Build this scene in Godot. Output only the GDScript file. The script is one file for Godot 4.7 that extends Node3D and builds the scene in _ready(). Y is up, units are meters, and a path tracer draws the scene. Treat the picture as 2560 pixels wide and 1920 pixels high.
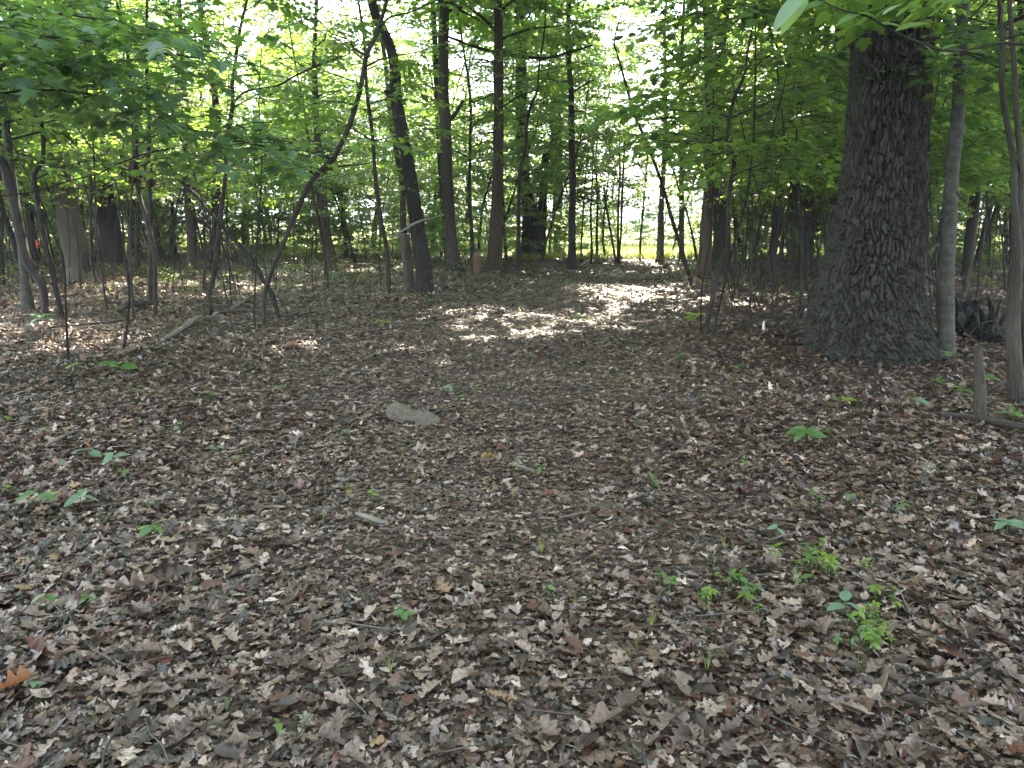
extends Node3D
# A leaf-strewn path through a summer wood. Pixels are given in the photograph's own 2560 x 1920 frame; depth comes from where a thing meets the ground.

const FOCAL := 1934.0
const EYE := Vector3(0, 1.45, 0)
const PITCH := 0.2077
const SUN_AZ := 0.14
const SUN_EL := 0.68

var rng := RandomNumberGenerator.new()
var lump := FastNoiseLite.new()
var wave := FastNoiseLite.new()
var M := {}
var used := {}
var sun_to := Vector3.ZERO
var patches := []
var sprays := {}
var leaf_mesh := {}
var view_gaps := []
var landmarks := []


class Buf:
	var v := PackedVector3Array()
	var n := PackedVector3Array()
	var t := PackedVector2Array()
	var c := PackedColorArray()
	var i := PackedInt32Array()

	func tri(a: int, b: int, d: int) -> void:
		var f := (v[d] - v[a]).cross(v[b] - v[a])
		if f.dot(n[a] + n[b] + n[d]) < 0.0:
			i.append(a); i.append(d); i.append(b)
		else:
			i.append(a); i.append(b); i.append(d)

	func quad(a: int, b: int, d: int, e: int) -> void:
		tri(a, b, d)
		tri(a, d, e)

	func renormal(from := 0) -> void:
		# smooth normals from the faces (index winding as it stands)
		var m := PackedVector3Array()
		m.resize(v.size())
		for k in range(from, i.size(), 3):
			var a := i[k]
			var b := i[k + 1]
			var d := i[k + 2]
			var f := (v[d] - v[a]).cross(v[b] - v[a])
			m[a] += f
			m[b] += f
			m[d] += f
		for k in m.size():
			if m[k].length_squared() > 0.0:
				n[k] = m[k].normalized()

	func into(mesh: ArrayMesh, mat: Material) -> ArrayMesh:
		var a := []
		a.resize(Mesh.ARRAY_MAX)
		a[Mesh.ARRAY_VERTEX] = v
		a[Mesh.ARRAY_NORMAL] = n
		a[Mesh.ARRAY_TEX_UV] = t
		if c.size() == v.size() and c.size() > 0:
			a[Mesh.ARRAY_COLOR] = c
		a[Mesh.ARRAY_INDEX] = i
		mesh.add_surface_from_arrays(Mesh.PRIMITIVE_TRIANGLES, a)
		mesh.surface_set_material(mesh.get_surface_count() - 1, mat)
		return mesh

	func made(mat: Material) -> ArrayMesh:
		return into(ArrayMesh.new(), mat)


# ---------------------------------------------------------------- helpers

func lin(r: float, g: float, b: float) -> Color:
	return Color(r, g, b).linear_to_srgb()


func rnd(a: float, b: float) -> float:
	return rng.randf_range(a, b)


func numbered(called: String) -> String:
	if not used.has(called):
		used[called] = 0
		return called
	used[called] += 1
	return "%s_%03d" % [called, used[called]]


func tag(o: Node3D, label := "", category := "", group := "", kind := "") -> Node3D:
	if label: o.set_meta("label", label)
	if category: o.set_meta("category", category)
	if group: o.set_meta("group", group)
	if kind: o.set_meta("kind", kind)
	return o


func thing(called: String, at: Vector3, label: String, category: String, group := "") -> Node3D:
	var o := Node3D.new()
	o.name = numbered(called)
	add_child(o)
	o.position = at
	return tag(o, label, category, group)


func part(called: String, mesh: Mesh, parent: Node3D) -> MeshInstance3D:
	var o := MeshInstance3D.new()
	o.name = called
	o.mesh = mesh
	parent.add_child(o, true)
	return o


func solo(called: String, mesh: Mesh, at: Vector3, label: String, category: String, group := "", kind := "") -> MeshInstance3D:
	var o := MeshInstance3D.new()
	o.name = numbered(called)
	o.mesh = mesh
	add_child(o)
	o.position = at
	tag(o, label, category, group, kind)
	return o


func scatter(called: String, mesh: Mesh, where: Array, parent: Node, colors = null) -> MultiMeshInstance3D:
	var mm := MultiMesh.new()
	mm.transform_format = MultiMesh.TRANSFORM_3D
	mm.use_colors = colors != null
	mm.mesh = mesh
	mm.instance_count = where.size()
	for k in where.size():
		mm.set_instance_transform(k, where[k])
		if colors != null:
			mm.set_instance_color(k, colors[k])
	var o := MultiMeshInstance3D.new()
	o.name = called
	o.multimesh = mm
	parent.add_child(o, true)
	return o


func ray(px: float, py: float) -> Vector3:
	var fwd := Vector3(0, -sin(PITCH), -cos(PITCH))
	var up := Vector3(0, cos(PITCH), -sin(PITCH))
	return (fwd * FOCAL + Vector3.RIGHT * (px - 1280.0) + up * (960.0 - py)) / FOCAL


func height(x: float, z: float) -> float:
	var far := clampf((-z - 6.0) / 20.0, 0.0, 1.0)
	var h := wave.get_noise_2d(x * 1.0, z * 1.0) * lerpf(0.045, 0.11, far)
	h += wave.get_noise_2d(x * 5.0 + 40.0, z * 5.0) * 0.022
	h += 0.13 * exp(-((x - 4.15) ** 2 + (z + 9.0) ** 2) / 1.6)
	return h


func ground(px: float, py: float) -> Vector3:
	var d := ray(px, py)
	var p := EYE + d * (EYE.y / -d.y)
	for k in 3:
		p = EYE + d * ((EYE.y - height(p.x, p.z)) / -d.y)
	return p


func at_z(px: float, py: float, z: float) -> Vector3:
	var d := ray(px, py)
	return EYE + d * ((z - EYE.z) / d.z)


func metres(w: float, p: Vector3) -> float:
	var fwd := Vector3(0, -sin(PITCH), -cos(PITCH))
	return w * (p - EYE).dot(fwd) / FOCAL


func smoothline(p: Array, r: Array, step: float) -> Array:
	# Catmull-Rom through p with radii r, sampled about every step metres
	var op := PackedVector3Array()
	var orr := PackedFloat32Array()
	for k in p.size() - 1:
		var a: Vector3 = p[maxi(k - 1, 0)]
		var b: Vector3 = p[k]
		var c: Vector3 = p[k + 1]
		var d: Vector3 = p[mini(k + 2, p.size() - 1)]
		var n := clampi(int(ceil(b.distance_to(c) / step)), 1, 40)
		for j in n:
			var u := float(j) / n
			op.append(b.cubic_interpolate(c, a, d, u))
			orr.append(lerpf(r[k], r[k + 1], u))
	op.append(p[-1])
	orr.append(r[-1])
	return [op, orr]


func tube(b: Buf, p: PackedVector3Array, r: PackedFloat32Array, sides: int, rough := 0.0, tile := 0.5, cap := true, seed_ := 0.0) -> void:
	var n := p.size()
	var ref := Vector3(0.31, 0.1, 0.95)
	var along := 0.0
	var start := b.v.size()
	var rep := maxf(1.0, round(TAU * r[0] / tile))
	for k in n:
		var d := (p[mini(k + 1, n - 1)] - p[maxi(k - 1, 0)]).normalized()
		var x := (ref - d * ref.dot(d)).normalized()
		ref = x
		var y := d.cross(x)
		if k > 0:
			along += p[k].distance_to(p[k - 1])
		for s in sides + 1:
			var a := TAU * s / sides
			var o := x * cos(a) + y * sin(a)
			var rr := r[k]
			if rough > 0.0:
				var q := p[k] + o * r[k]
				rr *= 1.0 + rough * (lump.get_noise_3d(q.x * 2.2 + seed_, q.y * 0.9, q.z * 2.2) + 0.6 * lump.get_noise_3d(q.x * 9.0 + seed_, q.y * 2.5, q.z * 9.0))
			b.v.append(p[k] + o * rr)
			b.n.append(o)
			b.t.append(Vector2(rep * s / sides, along / tile))
	for k in n - 1:
		for s in sides:
			var q := start + k * (sides + 1) + s
			b.quad(q, q + 1, q + sides + 2, q + sides + 1)
	if cap:
		for e in [0, n - 1]:
			var d := (p[n - 1] - p[n - 2]).normalized() if e > 0 else (p[0] - p[1]).normalized()
			var c0 := b.v.size()
			b.v.append(p[e]); b.n.append(d); b.t.append(Vector2.ZERO)
			for s in sides + 1:
				b.v.append(b.v[start + e * (sides + 1) + s]); b.n.append(d); b.t.append(Vector2(0.1 * s / sides, 0.1))
			for s in sides:
				b.tri(c0, c0 + 1 + s, c0 + 2 + s)


# ---------------------------------------------------------------- materials

func seamless(seed_: int, w: int, h: int, type: int, freq: float, oct := 4, ret := FastNoiseLite.RETURN_DISTANCE2_SUB) -> Image:
	var n := FastNoiseLite.new()
	n.seed = seed_
	n.noise_type = type
	n.frequency = freq
	n.fractal_octaves = oct
	n.fractal_type = FastNoiseLite.FRACTAL_FBM if oct > 1 else FastNoiseLite.FRACTAL_NONE
	n.cellular_return_type = ret
	var im := n.get_seamless_image(w, h)
	im.convert(Image.FORMAT_L8)
	return im


func ramp(a: Image, b: Image, cols: Array, mixb := 0.5) -> ImageTexture:
	var w := a.get_width()
	var h := a.get_height()
	var im := Image.create(w, h, false, Image.FORMAT_RGB8)
	for y in h:
		for x in w:
			var u := a.get_pixel(x, y).r * (1.0 - mixb) + b.get_pixel(x, y).r * mixb
			u = clampf((u - 0.5) * 1.7 + 0.5, 0.0, 1.0) * (cols.size() - 1)
			var k := mini(int(u), cols.size() - 2)
			im.set_pixel(x, y, (cols[k] as Color).lerp(cols[k + 1], u - k).linear_to_srgb())
	return ImageTexture.create_from_image(im)


func bark(seed_: int, cols: Array, relief: float, w := 512, h := 128, freq := 0.03, cell := true) -> StandardMaterial3D:
	var m := StandardMaterial3D.new()
	var a := seamless(seed_ + 3, w / 2, h / 2, FastNoiseLite.TYPE_SIMPLEX_SMOOTH, 0.02, 3)
	var b := seamless(seed_ + 5, w / 2, h / 2, FastNoiseLite.TYPE_SIMPLEX, 0.12, 3)
	m.albedo_texture = ramp(a, b, cols)
	var hm := seamless(seed_, w, h, FastNoiseLite.TYPE_CELLULAR if cell else FastNoiseLite.TYPE_SIMPLEX, freq, 3)
	m.heightmap_enabled = true
	m.heightmap_texture = ImageTexture.create_from_image(hm)
	m.heightmap_scale = relief
	m.roughness = 0.92
	m.metallic_specular = 0.35
	return m


func green(r: float, g: float, b: float, br: float, bg: float, bb: float, rough := 0.5) -> StandardMaterial3D:
	var m := StandardMaterial3D.new()
	m.albedo_color = lin(r, g, b)
	m.roughness = rough
	m.metallic_specular = 0.5
	m.backlight_enabled = true
	m.backlight = lin(br, bg, bb)
	m.cull_mode = BaseMaterial3D.CULL_DISABLED
	return m


func plain(r: float, g: float, b: float, rough := 0.9, spec := 0.4) -> StandardMaterial3D:
	var m := StandardMaterial3D.new()
	m.albedo_color = lin(r, g, b)
	m.roughness = rough
	m.metallic_specular = spec
	m.cull_mode = BaseMaterial3D.CULL_DISABLED
	return m


func make_materials() -> void:
	M.oak = bark(11, [Color(0.013, 0.012, 0.0105), Color(0.023, 0.021, 0.018), Color(0.04, 0.037, 0.031), Color(0.028, 0.031, 0.023)], 0.6, 512, 256, 0.06)
	M.pale = bark(21, [Color(0.06, 0.05, 0.042), Color(0.1, 0.084, 0.07), Color(0.14, 0.121, 0.102)], 2.2)
	M.dark = bark(31, [Color(0.014, 0.013, 0.011), Color(0.026, 0.023, 0.02), Color(0.045, 0.04, 0.035)], 2.6)
	M.cherry = bark(41, [Color(0.03, 0.025, 0.021), Color(0.055, 0.047, 0.039), Color(0.085, 0.074, 0.063)], 1.4, 256, 512, 0.04)
	M.cedar = bark(51, [Color(0.045, 0.029, 0.022), Color(0.08, 0.055, 0.042), Color(0.12, 0.092, 0.074)], 2.4, 512, 32, 0.05)
	M.smooth = bark(61, [Color(0.027, 0.027, 0.023), Color(0.045, 0.045, 0.039), Color(0.08, 0.08, 0.07)], 0.5, 256, 512, 0.03, false)
	M.sapling = bark(71, [Color(0.018, 0.015, 0.012), Color(0.03, 0.025, 0.021), Color(0.05, 0.043, 0.036)], 0.5)
	M.twig = plain(0.025, 0.021, 0.018)
	M.log = bark(81, [Color(0.028, 0.022, 0.018), Color(0.05, 0.042, 0.035), Color(0.085, 0.075, 0.064)], 1.0)
	M.bare = bark(91, [Color(0.13, 0.112, 0.094), Color(0.2, 0.178, 0.152), Color(0.28, 0.255, 0.225)], 1.0, 512, 32)
	M.snag = bark(101, [Color(0.04, 0.034, 0.029), Color(0.065, 0.057, 0.048), Color(0.1, 0.088, 0.076)], 2.0, 512, 32)
	M.wood = plain(0.26, 0.2, 0.135)
	M.orange_wood = bark(105, [Color(0.09, 0.05, 0.03), Color(0.15, 0.088, 0.052), Color(0.21, 0.135, 0.085)], 1.2, 512, 32)
	M.char = bark(111, [Color(0.008, 0.008, 0.008), Color(0.014, 0.013, 0.013), Color(0.025, 0.023, 0.022)], 2.5)
	M.stone = StandardMaterial3D.new()
	M.stone.albedo_texture = ramp(seamless(121, 256, 256, FastNoiseLite.TYPE_SIMPLEX, 0.02, 4), seamless(122, 256, 256, FastNoiseLite.TYPE_SIMPLEX, 0.15, 2), [Color(0.05, 0.04, 0.03), Color(0.08, 0.066, 0.05), Color(0.115, 0.098, 0.076), Color(0.085, 0.076, 0.055)])
	M.stone.uv1_triplanar = true
	M.stone.uv1_scale = Vector3(4, 4, 4)
	M.stone.heightmap_enabled = true
	M.stone.heightmap_texture = ImageTexture.create_from_image(seamless(123, 256, 256, FastNoiseLite.TYPE_SIMPLEX, 0.05, 5))
	M.stone.heightmap_scale = 1.2
	M.stone.roughness = 0.95
	# soil under the leaves
	M.soil = StandardMaterial3D.new()
	M.soil.albedo_texture = ramp(seamless(131, 512, 512, FastNoiseLite.TYPE_SIMPLEX, 0.03, 4), seamless(132, 512, 512, FastNoiseLite.TYPE_CELLULAR, 0.09, 1, FastNoiseLite.RETURN_CELL_VALUE), [Color(0.026, 0.016, 0.012), Color(0.05, 0.032, 0.025), Color(0.085, 0.057, 0.044), Color(0.13, 0.09, 0.07)], 0.6)
	M.soil.uv1_triplanar = true
	M.soil.uv1_world_triplanar = true
	M.soil.uv1_scale = Vector3(0.9, 0.9, 0.9)
	M.soil.heightmap_enabled = true
	M.soil.heightmap_texture = ImageTexture.create_from_image(seamless(133, 512, 512, FastNoiseLite.TYPE_CELLULAR, 0.07, 2))
	M.soil.heightmap_scale = 2.5
	M.soil.roughness = 0.95
	M.meadow = StandardMaterial3D.new()
	M.meadow.albedo_texture = ramp(seamless(141, 512, 512, FastNoiseLite.TYPE_SIMPLEX, 0.02, 4), seamless(142, 512, 512, FastNoiseLite.TYPE_SIMPLEX, 0.2, 2), [Color(0.16, 0.2, 0.05), Color(0.24, 0.27, 0.08), Color(0.34, 0.34, 0.14)])
	M.meadow.uv1_triplanar = true
	M.meadow.uv1_world_triplanar = true
	M.meadow.uv1_scale = Vector3(0.15, 0.15, 0.15)
	M.meadow.roughness = 0.95
	# living leaves: reflected colour, then the colour that passes through
	M.leaf_a = green(0.042, 0.092, 0.023, 0.25, 0.42, 0.06)
	M.leaf_b = green(0.055, 0.112, 0.025, 0.4, 0.6, 0.08)
	M.leaf_c = green(0.02, 0.05, 0.022, 0.09, 0.17, 0.03, 0.4)
	M.leaf_d = green(0.075, 0.125, 0.022, 0.58, 0.75, 0.09)
	M.leaf_e = green(0.03, 0.07, 0.027, 0.15, 0.26, 0.045, 0.42)
	M.leaf_pale = green(0.085, 0.14, 0.085, 0.2, 0.3, 0.1, 0.6)
	M.leaf_weed = green(0.04, 0.085, 0.026, 0.3, 0.42, 0.06)
	M.blade = green(0.13, 0.17, 0.04, 0.5, 0.56, 0.1)
	# dead leaves: blotched, with a paler midrib and side veins
	var vein := Image.create(128, 128, false, Image.FORMAT_RGB8)
	var bl := seamless(151, 128, 128, FastNoiseLite.TYPE_SIMPLEX, 0.035, 4)
	var fn := seamless(152, 128, 128, FastNoiseLite.TYPE_SIMPLEX, 0.2, 2)
	for y in 128:
		for x in 128:
			var u := x / 127.0
			var v := absf(y / 127.0 - 0.5)
			var k := 0.62 + 0.5 * (bl.get_pixel(x, y).r - 0.5) + 0.22 * (fn.get_pixel(x, y).r - 0.5)
			var side := absf(fposmod((u - v * 1.1) * 7.0, 1.0) - 0.5)
			if side > 0.44:
				k += 0.1
			if v < 0.012:
				k += 0.2
			k = clampf(k, 0.2, 1.0)
			vein.set_pixel(x, y, Color(k, k * (0.93 + 0.07 * bl.get_pixel(y, x).r), k * 0.95).linear_to_srgb())
	M.vein = ImageTexture.create_from_image(vein)
	M.dead = StandardMaterial3D.new()
	M.dead.vertex_color_use_as_albedo = true
	M.dead.albedo_texture = M.vein
	M.dead.roughness = 0.42
	M.dead.metallic_specular = 0.62
	M.dead.cull_mode = BaseMaterial3D.CULL_DISABLED
	M.dead.backlight_enabled = true
	M.dead.backlight = lin(0.3, 0.26, 0.2)
	var k := 0
	for c in [[0.07, 0.044, 0.034], [0.12, 0.08, 0.063], [0.2, 0.143, 0.113], [0.25, 0.195, 0.165], [0.09, 0.042, 0.03], [0.035, 0.022, 0.017]]:
		M["dry%d" % k] = plain(c[0] * 1.5, c[1] * 1.5, c[2] * 1.5, 0.5, 0.5)
		M["dry%d" % k].albedo_texture = M.vein
		k += 1
	M.orange_leaf = green(0.14, 0.055, 0.02, 0.12, 0.05, 0.015, 0.6)
	M.yellow_leaf = green(0.2, 0.135, 0.05, 0.1, 0.07, 0.02, 0.6)


# ---------------------------------------------------------------- leaves

const MAPLE := [[0.0, 0.0], [0.02, 0.2], [-0.13, 0.4], [0.1, 0.37], [0.2, 0.3], [0.28, 0.45], [0.41, 0.6], [0.44, 0.4], [0.47, 0.2], [0.6, 0.25], [0.72, 0.28], [0.78, 0.13], [1.0, 0.0]]


const MAPLE_DRY := [[0.0, 0.0], [0.03, 0.22], [-0.06, 0.36], [0.08, 0.38], [0.2, 0.36], [0.28, 0.43], [0.4, 0.5], [0.46, 0.42], [0.5, 0.3], [0.6, 0.3], [0.72, 0.27], [0.8, 0.15], [0.92, 0.0]]


func add_maple(b: Buf, x: Transform3D, fold: float, droop: float, wob := 0.0) -> void:
	# a five-lobed leaf, stalk at the origin, blade along +x, upper side +y
	var nrm := x.basis.y.normalized()
	var pts := []
	var form: Array = MAPLE_DRY if wob >= 0.03 else MAPLE
	for k in form.size():
		pts.append(Vector2(form[k][0], form[k][1]))
	for k in range(form.size() - 2, 0, -1):
		pts.append(Vector2(form[k][0], -form[k][1]))
	var c := b.v.size()
	b.v.append(x * Vector3(0.3, 0, 0)); b.n.append(nrm); b.t.append(Vector2(0.3, 0.5))
	for q in pts:
		var w := 0.0
		if wob > 0.0:
			w = wob * rng.randf_range(-1, 1)
		b.v.append(x * Vector3(q.x, -fold * absf(q.y) - droop * q.x * q.x + w, q.y)); b.n.append(nrm); b.t.append(Vector2(q.x, q.y + 0.5))
	var m := pts.size()
	for k in m:
		b.tri(c, c + 1 + k, c + 1 + (k + 1) % m)


func add_lobed(b: Buf, x: Transform3D, half: Array, fold: float, droop: float) -> void:
	# a small leaf of few faces: half outline in pairs, mirrored
	var nrm := x.basis.y.normalized()
	var c := b.v.size()
	b.v.append(x * Vector3(0.35, 0, 0)); b.n.append(nrm); b.t.append(Vector2(0.35, 0.5))
	var m := 0
	for side in [1.0, -1.0]:
		var n := half.size() / 2
		for k in n:
			var j := k if side > 0.0 else n - 1 - k
			if side < 0.0 and (j == 0 or j == n - 1):
				continue
			b.v.append(x * Vector3(half[j * 2], -fold * half[j * 2 + 1] - droop * half[j * 2] * half[j * 2], side * half[j * 2 + 1])); b.n.append(nrm); b.t.append(Vector2(half[j * 2], half[j * 2 + 1]))
			m += 1
	for k in m:
		b.tri(c, c + 1 + k, c + 1 + (k + 1) % m)


func add_oval(b: Buf, x: Transform3D, wide: float, fold: float, droop: float, st := 6, teeth := 0.0) -> void:
	var nrm := x.basis.y.normalized()
	var c := b.v.size()
	for k in st + 1:
		var u := float(k) / st
		var w := wide * pow(sin(PI * pow(u, 0.8)), 0.8) if k > 0 and k < st else 0.0
		if teeth > 0.0 and k % 2 == 1:
			w *= 1.0 - teeth
		var y := -droop * u * u
		b.v.append(x * Vector3(u, y + fold * w, w)); b.v.append(x * Vector3(u, y, 0)); b.v.append(x * Vector3(u, y + fold * w, -w))
		for j in 3:
			b.n.append(nrm); b.t.append(Vector2(u, j * 0.5))
	for k in st:
		var a := c + k * 3
		b.quad(a, a + 1, a + 4, a + 3)
		b.quad(a + 1, a + 2, a + 5, a + 4)


func add_dry(b: Buf, kind: int, curl: float, bend: float, twist: float) -> void:
	# a dead leaf of unit length along x, centred, curled: kind 0 oak, 1 maple, 2 torn piece, 3 plain oval
	var start := b.v.size()
	if kind == 1:
		add_maple(b, Transform3D(Basis(), Vector3(-0.4, 0, 0)), 0.0, 0.0, 0.05)
		for k in range(start, b.v.size()):
			var q := b.v[k]
			q.y += curl * (q.z * q.z * 1.6) + bend * q.x * q.x * 1.4 + twist * q.x * q.z * 1.5 + 0.16 * lump.get_noise_3d(q.x * 4.0, curl * 40.0, q.z * 4.0)
			b.v[k] = q
	else:
		var st := 22 if kind == 0 else 7
		var ph := rnd(0, 6.0)
		for k in st + 1:
			var u := float(k) / st
			var wl := 0.0
			var wr := 0.0
			if kind == 0:
				wl = 0.3 * pow(sin(PI * clampf(pow(u, 0.75), 0.02, 0.98)), 0.7) * (0.74 + 0.26 * cos(TAU * 3.4 * u + ph))
				wr = 0.3 * pow(sin(PI * clampf(pow(u, 0.75), 0.02, 0.98)), 0.7) * (0.74 + 0.26 * cos(TAU * 3.4 * u + ph + 0.6))
			elif kind == 3:
				wl = 0.23 * sin(PI * clampf(u, 0.02, 0.98))
				wr = wl
			else:
				wl = rnd(0.1, 0.42) * (0.35 + 0.65 * sin(PI * u))
				wr = rnd(0.05, 0.36) * (0.35 + 0.65 * sin(PI * u))
			for s in [wl, 0.0, -wr]:
				var q := Vector3(u - 0.5 + (rnd(-0.05, 0.05) if kind == 2 else 0.0), 0, s)
				q.y = curl * s * s * 4.5 + bend * q.x * q.x * 1.4 + twist * q.x * q.z * 2.0 + rnd(-0.02, 0.02)
				b.v.append(q); b.n.append(Vector3.UP); b.t.append(Vector2(u, s + 0.5))
		for k in st:
			var a := start + k * 3
			b.quad(a, a + 1, a + 4, a + 3)
			b.quad(a + 1, a + 2, a + 5, a + 4)
	b.renormal()


func make_spray(seed_: int, mats: Array, length: float, leaves: int, size: float, kind: int) -> ArrayMesh:
	# a leafy twig along +x: thin stem, leaves to both sides, nearly level
	rng.seed = seed_
	var bufs := []
	for k in mats.size():
		bufs.append(Buf.new())
	var tw := Buf.new()
	var p := PackedVector3Array()
	var r := PackedFloat32Array()
	for k in 5:
		var u := k / 4.0
		p.append(Vector3(u * length, 0.03 * sin(u * 4.0) - 0.05 * u * u, rnd(-0.02, 0.02)))
		r.append(lerpf(0.005, 0.0015, u))
	tube(tw, p, r, 3, 0.0, 0.5, false)
	for k in leaves:
		var u := pow((k + 0.5) / leaves, 0.8)
		var side := -1.0 if k % 2 == 0 else 1.0
		var yaw := side * rnd(0.4, 1.35) if k < leaves - 1 else 0.0
		var pos := Vector3(u * length, 0.03 * sin(u * 4.0) - 0.05 * u * u, 0)
		var s := size * rnd(0.65, 1.15)
		var bs := Basis(Vector3.UP, -yaw) * Basis(Vector3.RIGHT, rnd(-0.45, 0.45)) * Basis(Vector3.BACK, rnd(-0.5, 0.2))
		var pet := bs * Vector3(s * rnd(0.4, 0.9), 0, 0)
		var x := Transform3D(bs.scaled(Vector3(s, s, s)), pos + pet)
		var b: Buf = bufs[rng.randi() % mats.size()]
		if kind == 0:
			add_maple(b, x, rnd(0.05, 0.3), rnd(0.05, 0.3))
		elif kind == 2:
			add_lobed(b, x, [0.0, 0.0, -0.06, 0.34, 0.2, 0.28, 0.42, 0.54, 0.5, 0.24, 0.74, 0.22, 1.0, 0.0], rnd(0.05, 0.3), rnd(0.05, 0.3))
		elif kind == 3:
			add_lobed(b, x, [0.0, 0.0, 0.05, 0.36, 0.5, 0.46, 1.0, 0.0], rnd(0.05, 0.3), rnd(0.05, 0.3))
		else:
			add_oval(b, x, 0.26, rnd(0.0, 0.3), rnd(0.05, 0.3), 5)
	var m := ArrayMesh.new()
	for k in mats.size():
		(bufs[k] as Buf).into(m, mats[k])
	tw.into(m, M.twig)
	return m


func make_sprays() -> void:
	var pal := {"mid": [M.leaf_a, M.leaf_b, M.leaf_a], "bright": [M.leaf_b, M.leaf_d, M.leaf_a], "deep": [M.leaf_c, M.leaf_a, M.leaf_b]}
	var k := 0
	for key in pal:
		sprays[key] = []
		for v in 3:
			sprays[key].append(make_spray(900 + k, pal[key], 0.75, 17, 0.115, 2))
			k += 1
	sprays["oval"] = [make_spray(950, pal.mid, 0.7, 18, 0.1, 1), make_spray(951, pal.bright, 0.7, 18, 0.095, 1)]
	sprays["canopy"] = []
	for v in 3:
		var one := make_spray(960 + v, pal[["mid", "bright", "mid"][v]], 1.1, 34, 0.15, 3)
		var three := []
		for j in 3:
			three.append(Transform3D(Basis(Vector3.UP, (j - 1) * 0.9 + rnd(-0.2, 0.2)) * Basis(Vector3.RIGHT, rnd(-0.3, 0.3)), Vector3(rnd(-0.3, 0.3), rnd(-0.15, 0.15), (1 - j) * 0.35)))
		sprays["canopy"].append(joined_mesh(one, three))
	sprays["near"] = [make_spray(965, [M.leaf_c, M.leaf_e, M.leaf_a], 0.75, 15, 0.12, 0)]
	sprays["wispy"] = [make_spray(970, pal.mid, 0.8, 11, 0.085, 1)]
	# single leaves, used as parts one by one
	for key in ["leaf_e", "leaf_a", "leaf_b", "leaf_c", "leaf_d", "leaf_pale", "leaf_weed"]:
		leaf_mesh[key] = []
		for v in 3:
			var b := Buf.new()
			add_maple(b, Transform3D(), 0.08 + 0.1 * v, 0.06 + 0.12 * v, 0.02)
			b.renormal()
			leaf_mesh[key].append(b.made(M[key]))
		var o := Buf.new()
		add_oval(o, Transform3D(), 0.3, 0.18, 0.16, 12, 0.14)
		o.renormal()
		leaf_mesh[key + "_oval"] = [o.made(M[key])]
		var o2 := Buf.new()
		add_oval(o2, Transform3D(), 0.21, 0.12, 0.3, 8)
		o2.renormal()
		leaf_mesh[key + "_oval"].append(o2.made(M[key]))


# ---------------------------------------------------------------- light through the crowns

func sunlit(p: Vector3, margin := 0.12) -> bool:
	# whether a leaf here would shade one of the places where the photograph shows sun on the ground
	var g := p - sun_to * (p.y / sun_to.y)
	for q in patches:
		var dx: float = (g.x - q[0]) / (q[2] + margin)
		var dz: float = (g.z - q[1]) / (q[3] + margin)
		var wob := 0.8 * lump.get_noise_2d(g.x * 1.9, g.z * 1.9) + 0.7 * lump.get_noise_2d(g.x * 4.7, g.z * 4.7 + 20.0)
		if dx * dx + dz * dz < 1.0 + wob:
			return true
	return false


func opens(p: Vector3) -> bool:
	# whether a leaf here would close the gap over the path through which the sky shows
	var d := p - EYE
	if d.z > -4.0:
		return false
	var f := Vector3(0, -sin(PITCH), -cos(PITCH))
	var u := Vector3(0, cos(PITCH), -sin(PITCH))
	var w := d.dot(f)
	var px := 1280.0 + d.x / w * FOCAL
	var py := 960.0 - d.dot(u) / w * FOCAL
	for q in view_gaps:
		var dx: float = (px - q[0]) / q[2]
		var dy: float = (py - q[1]) / q[3]
		if dx * dx + dy * dy < 1.0 + 0.8 * lump.get_noise_2d(px * 0.02, py * 0.02):
			return rng.randf() < q[4]
	return false


# ---------------------------------------------------------------- trees

func limb_line(from: Vector3, az: float, length: float, rise: float, curve: float) -> PackedVector3Array:
	var p := PackedVector3Array()
	var n := 5
	for k in n + 1:
		var u := float(k) / n
		var a := az + curve * u
		p.append(from + Vector3(cos(a), 0, sin(a)) * length * u + Vector3.UP * length * (rise * u - 0.25 * rise * u * u) + Vector3(rnd(-1, 1), rnd(-0.6, 0.6), rnd(-1, 1)) * 0.035 * length)
	return p


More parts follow.
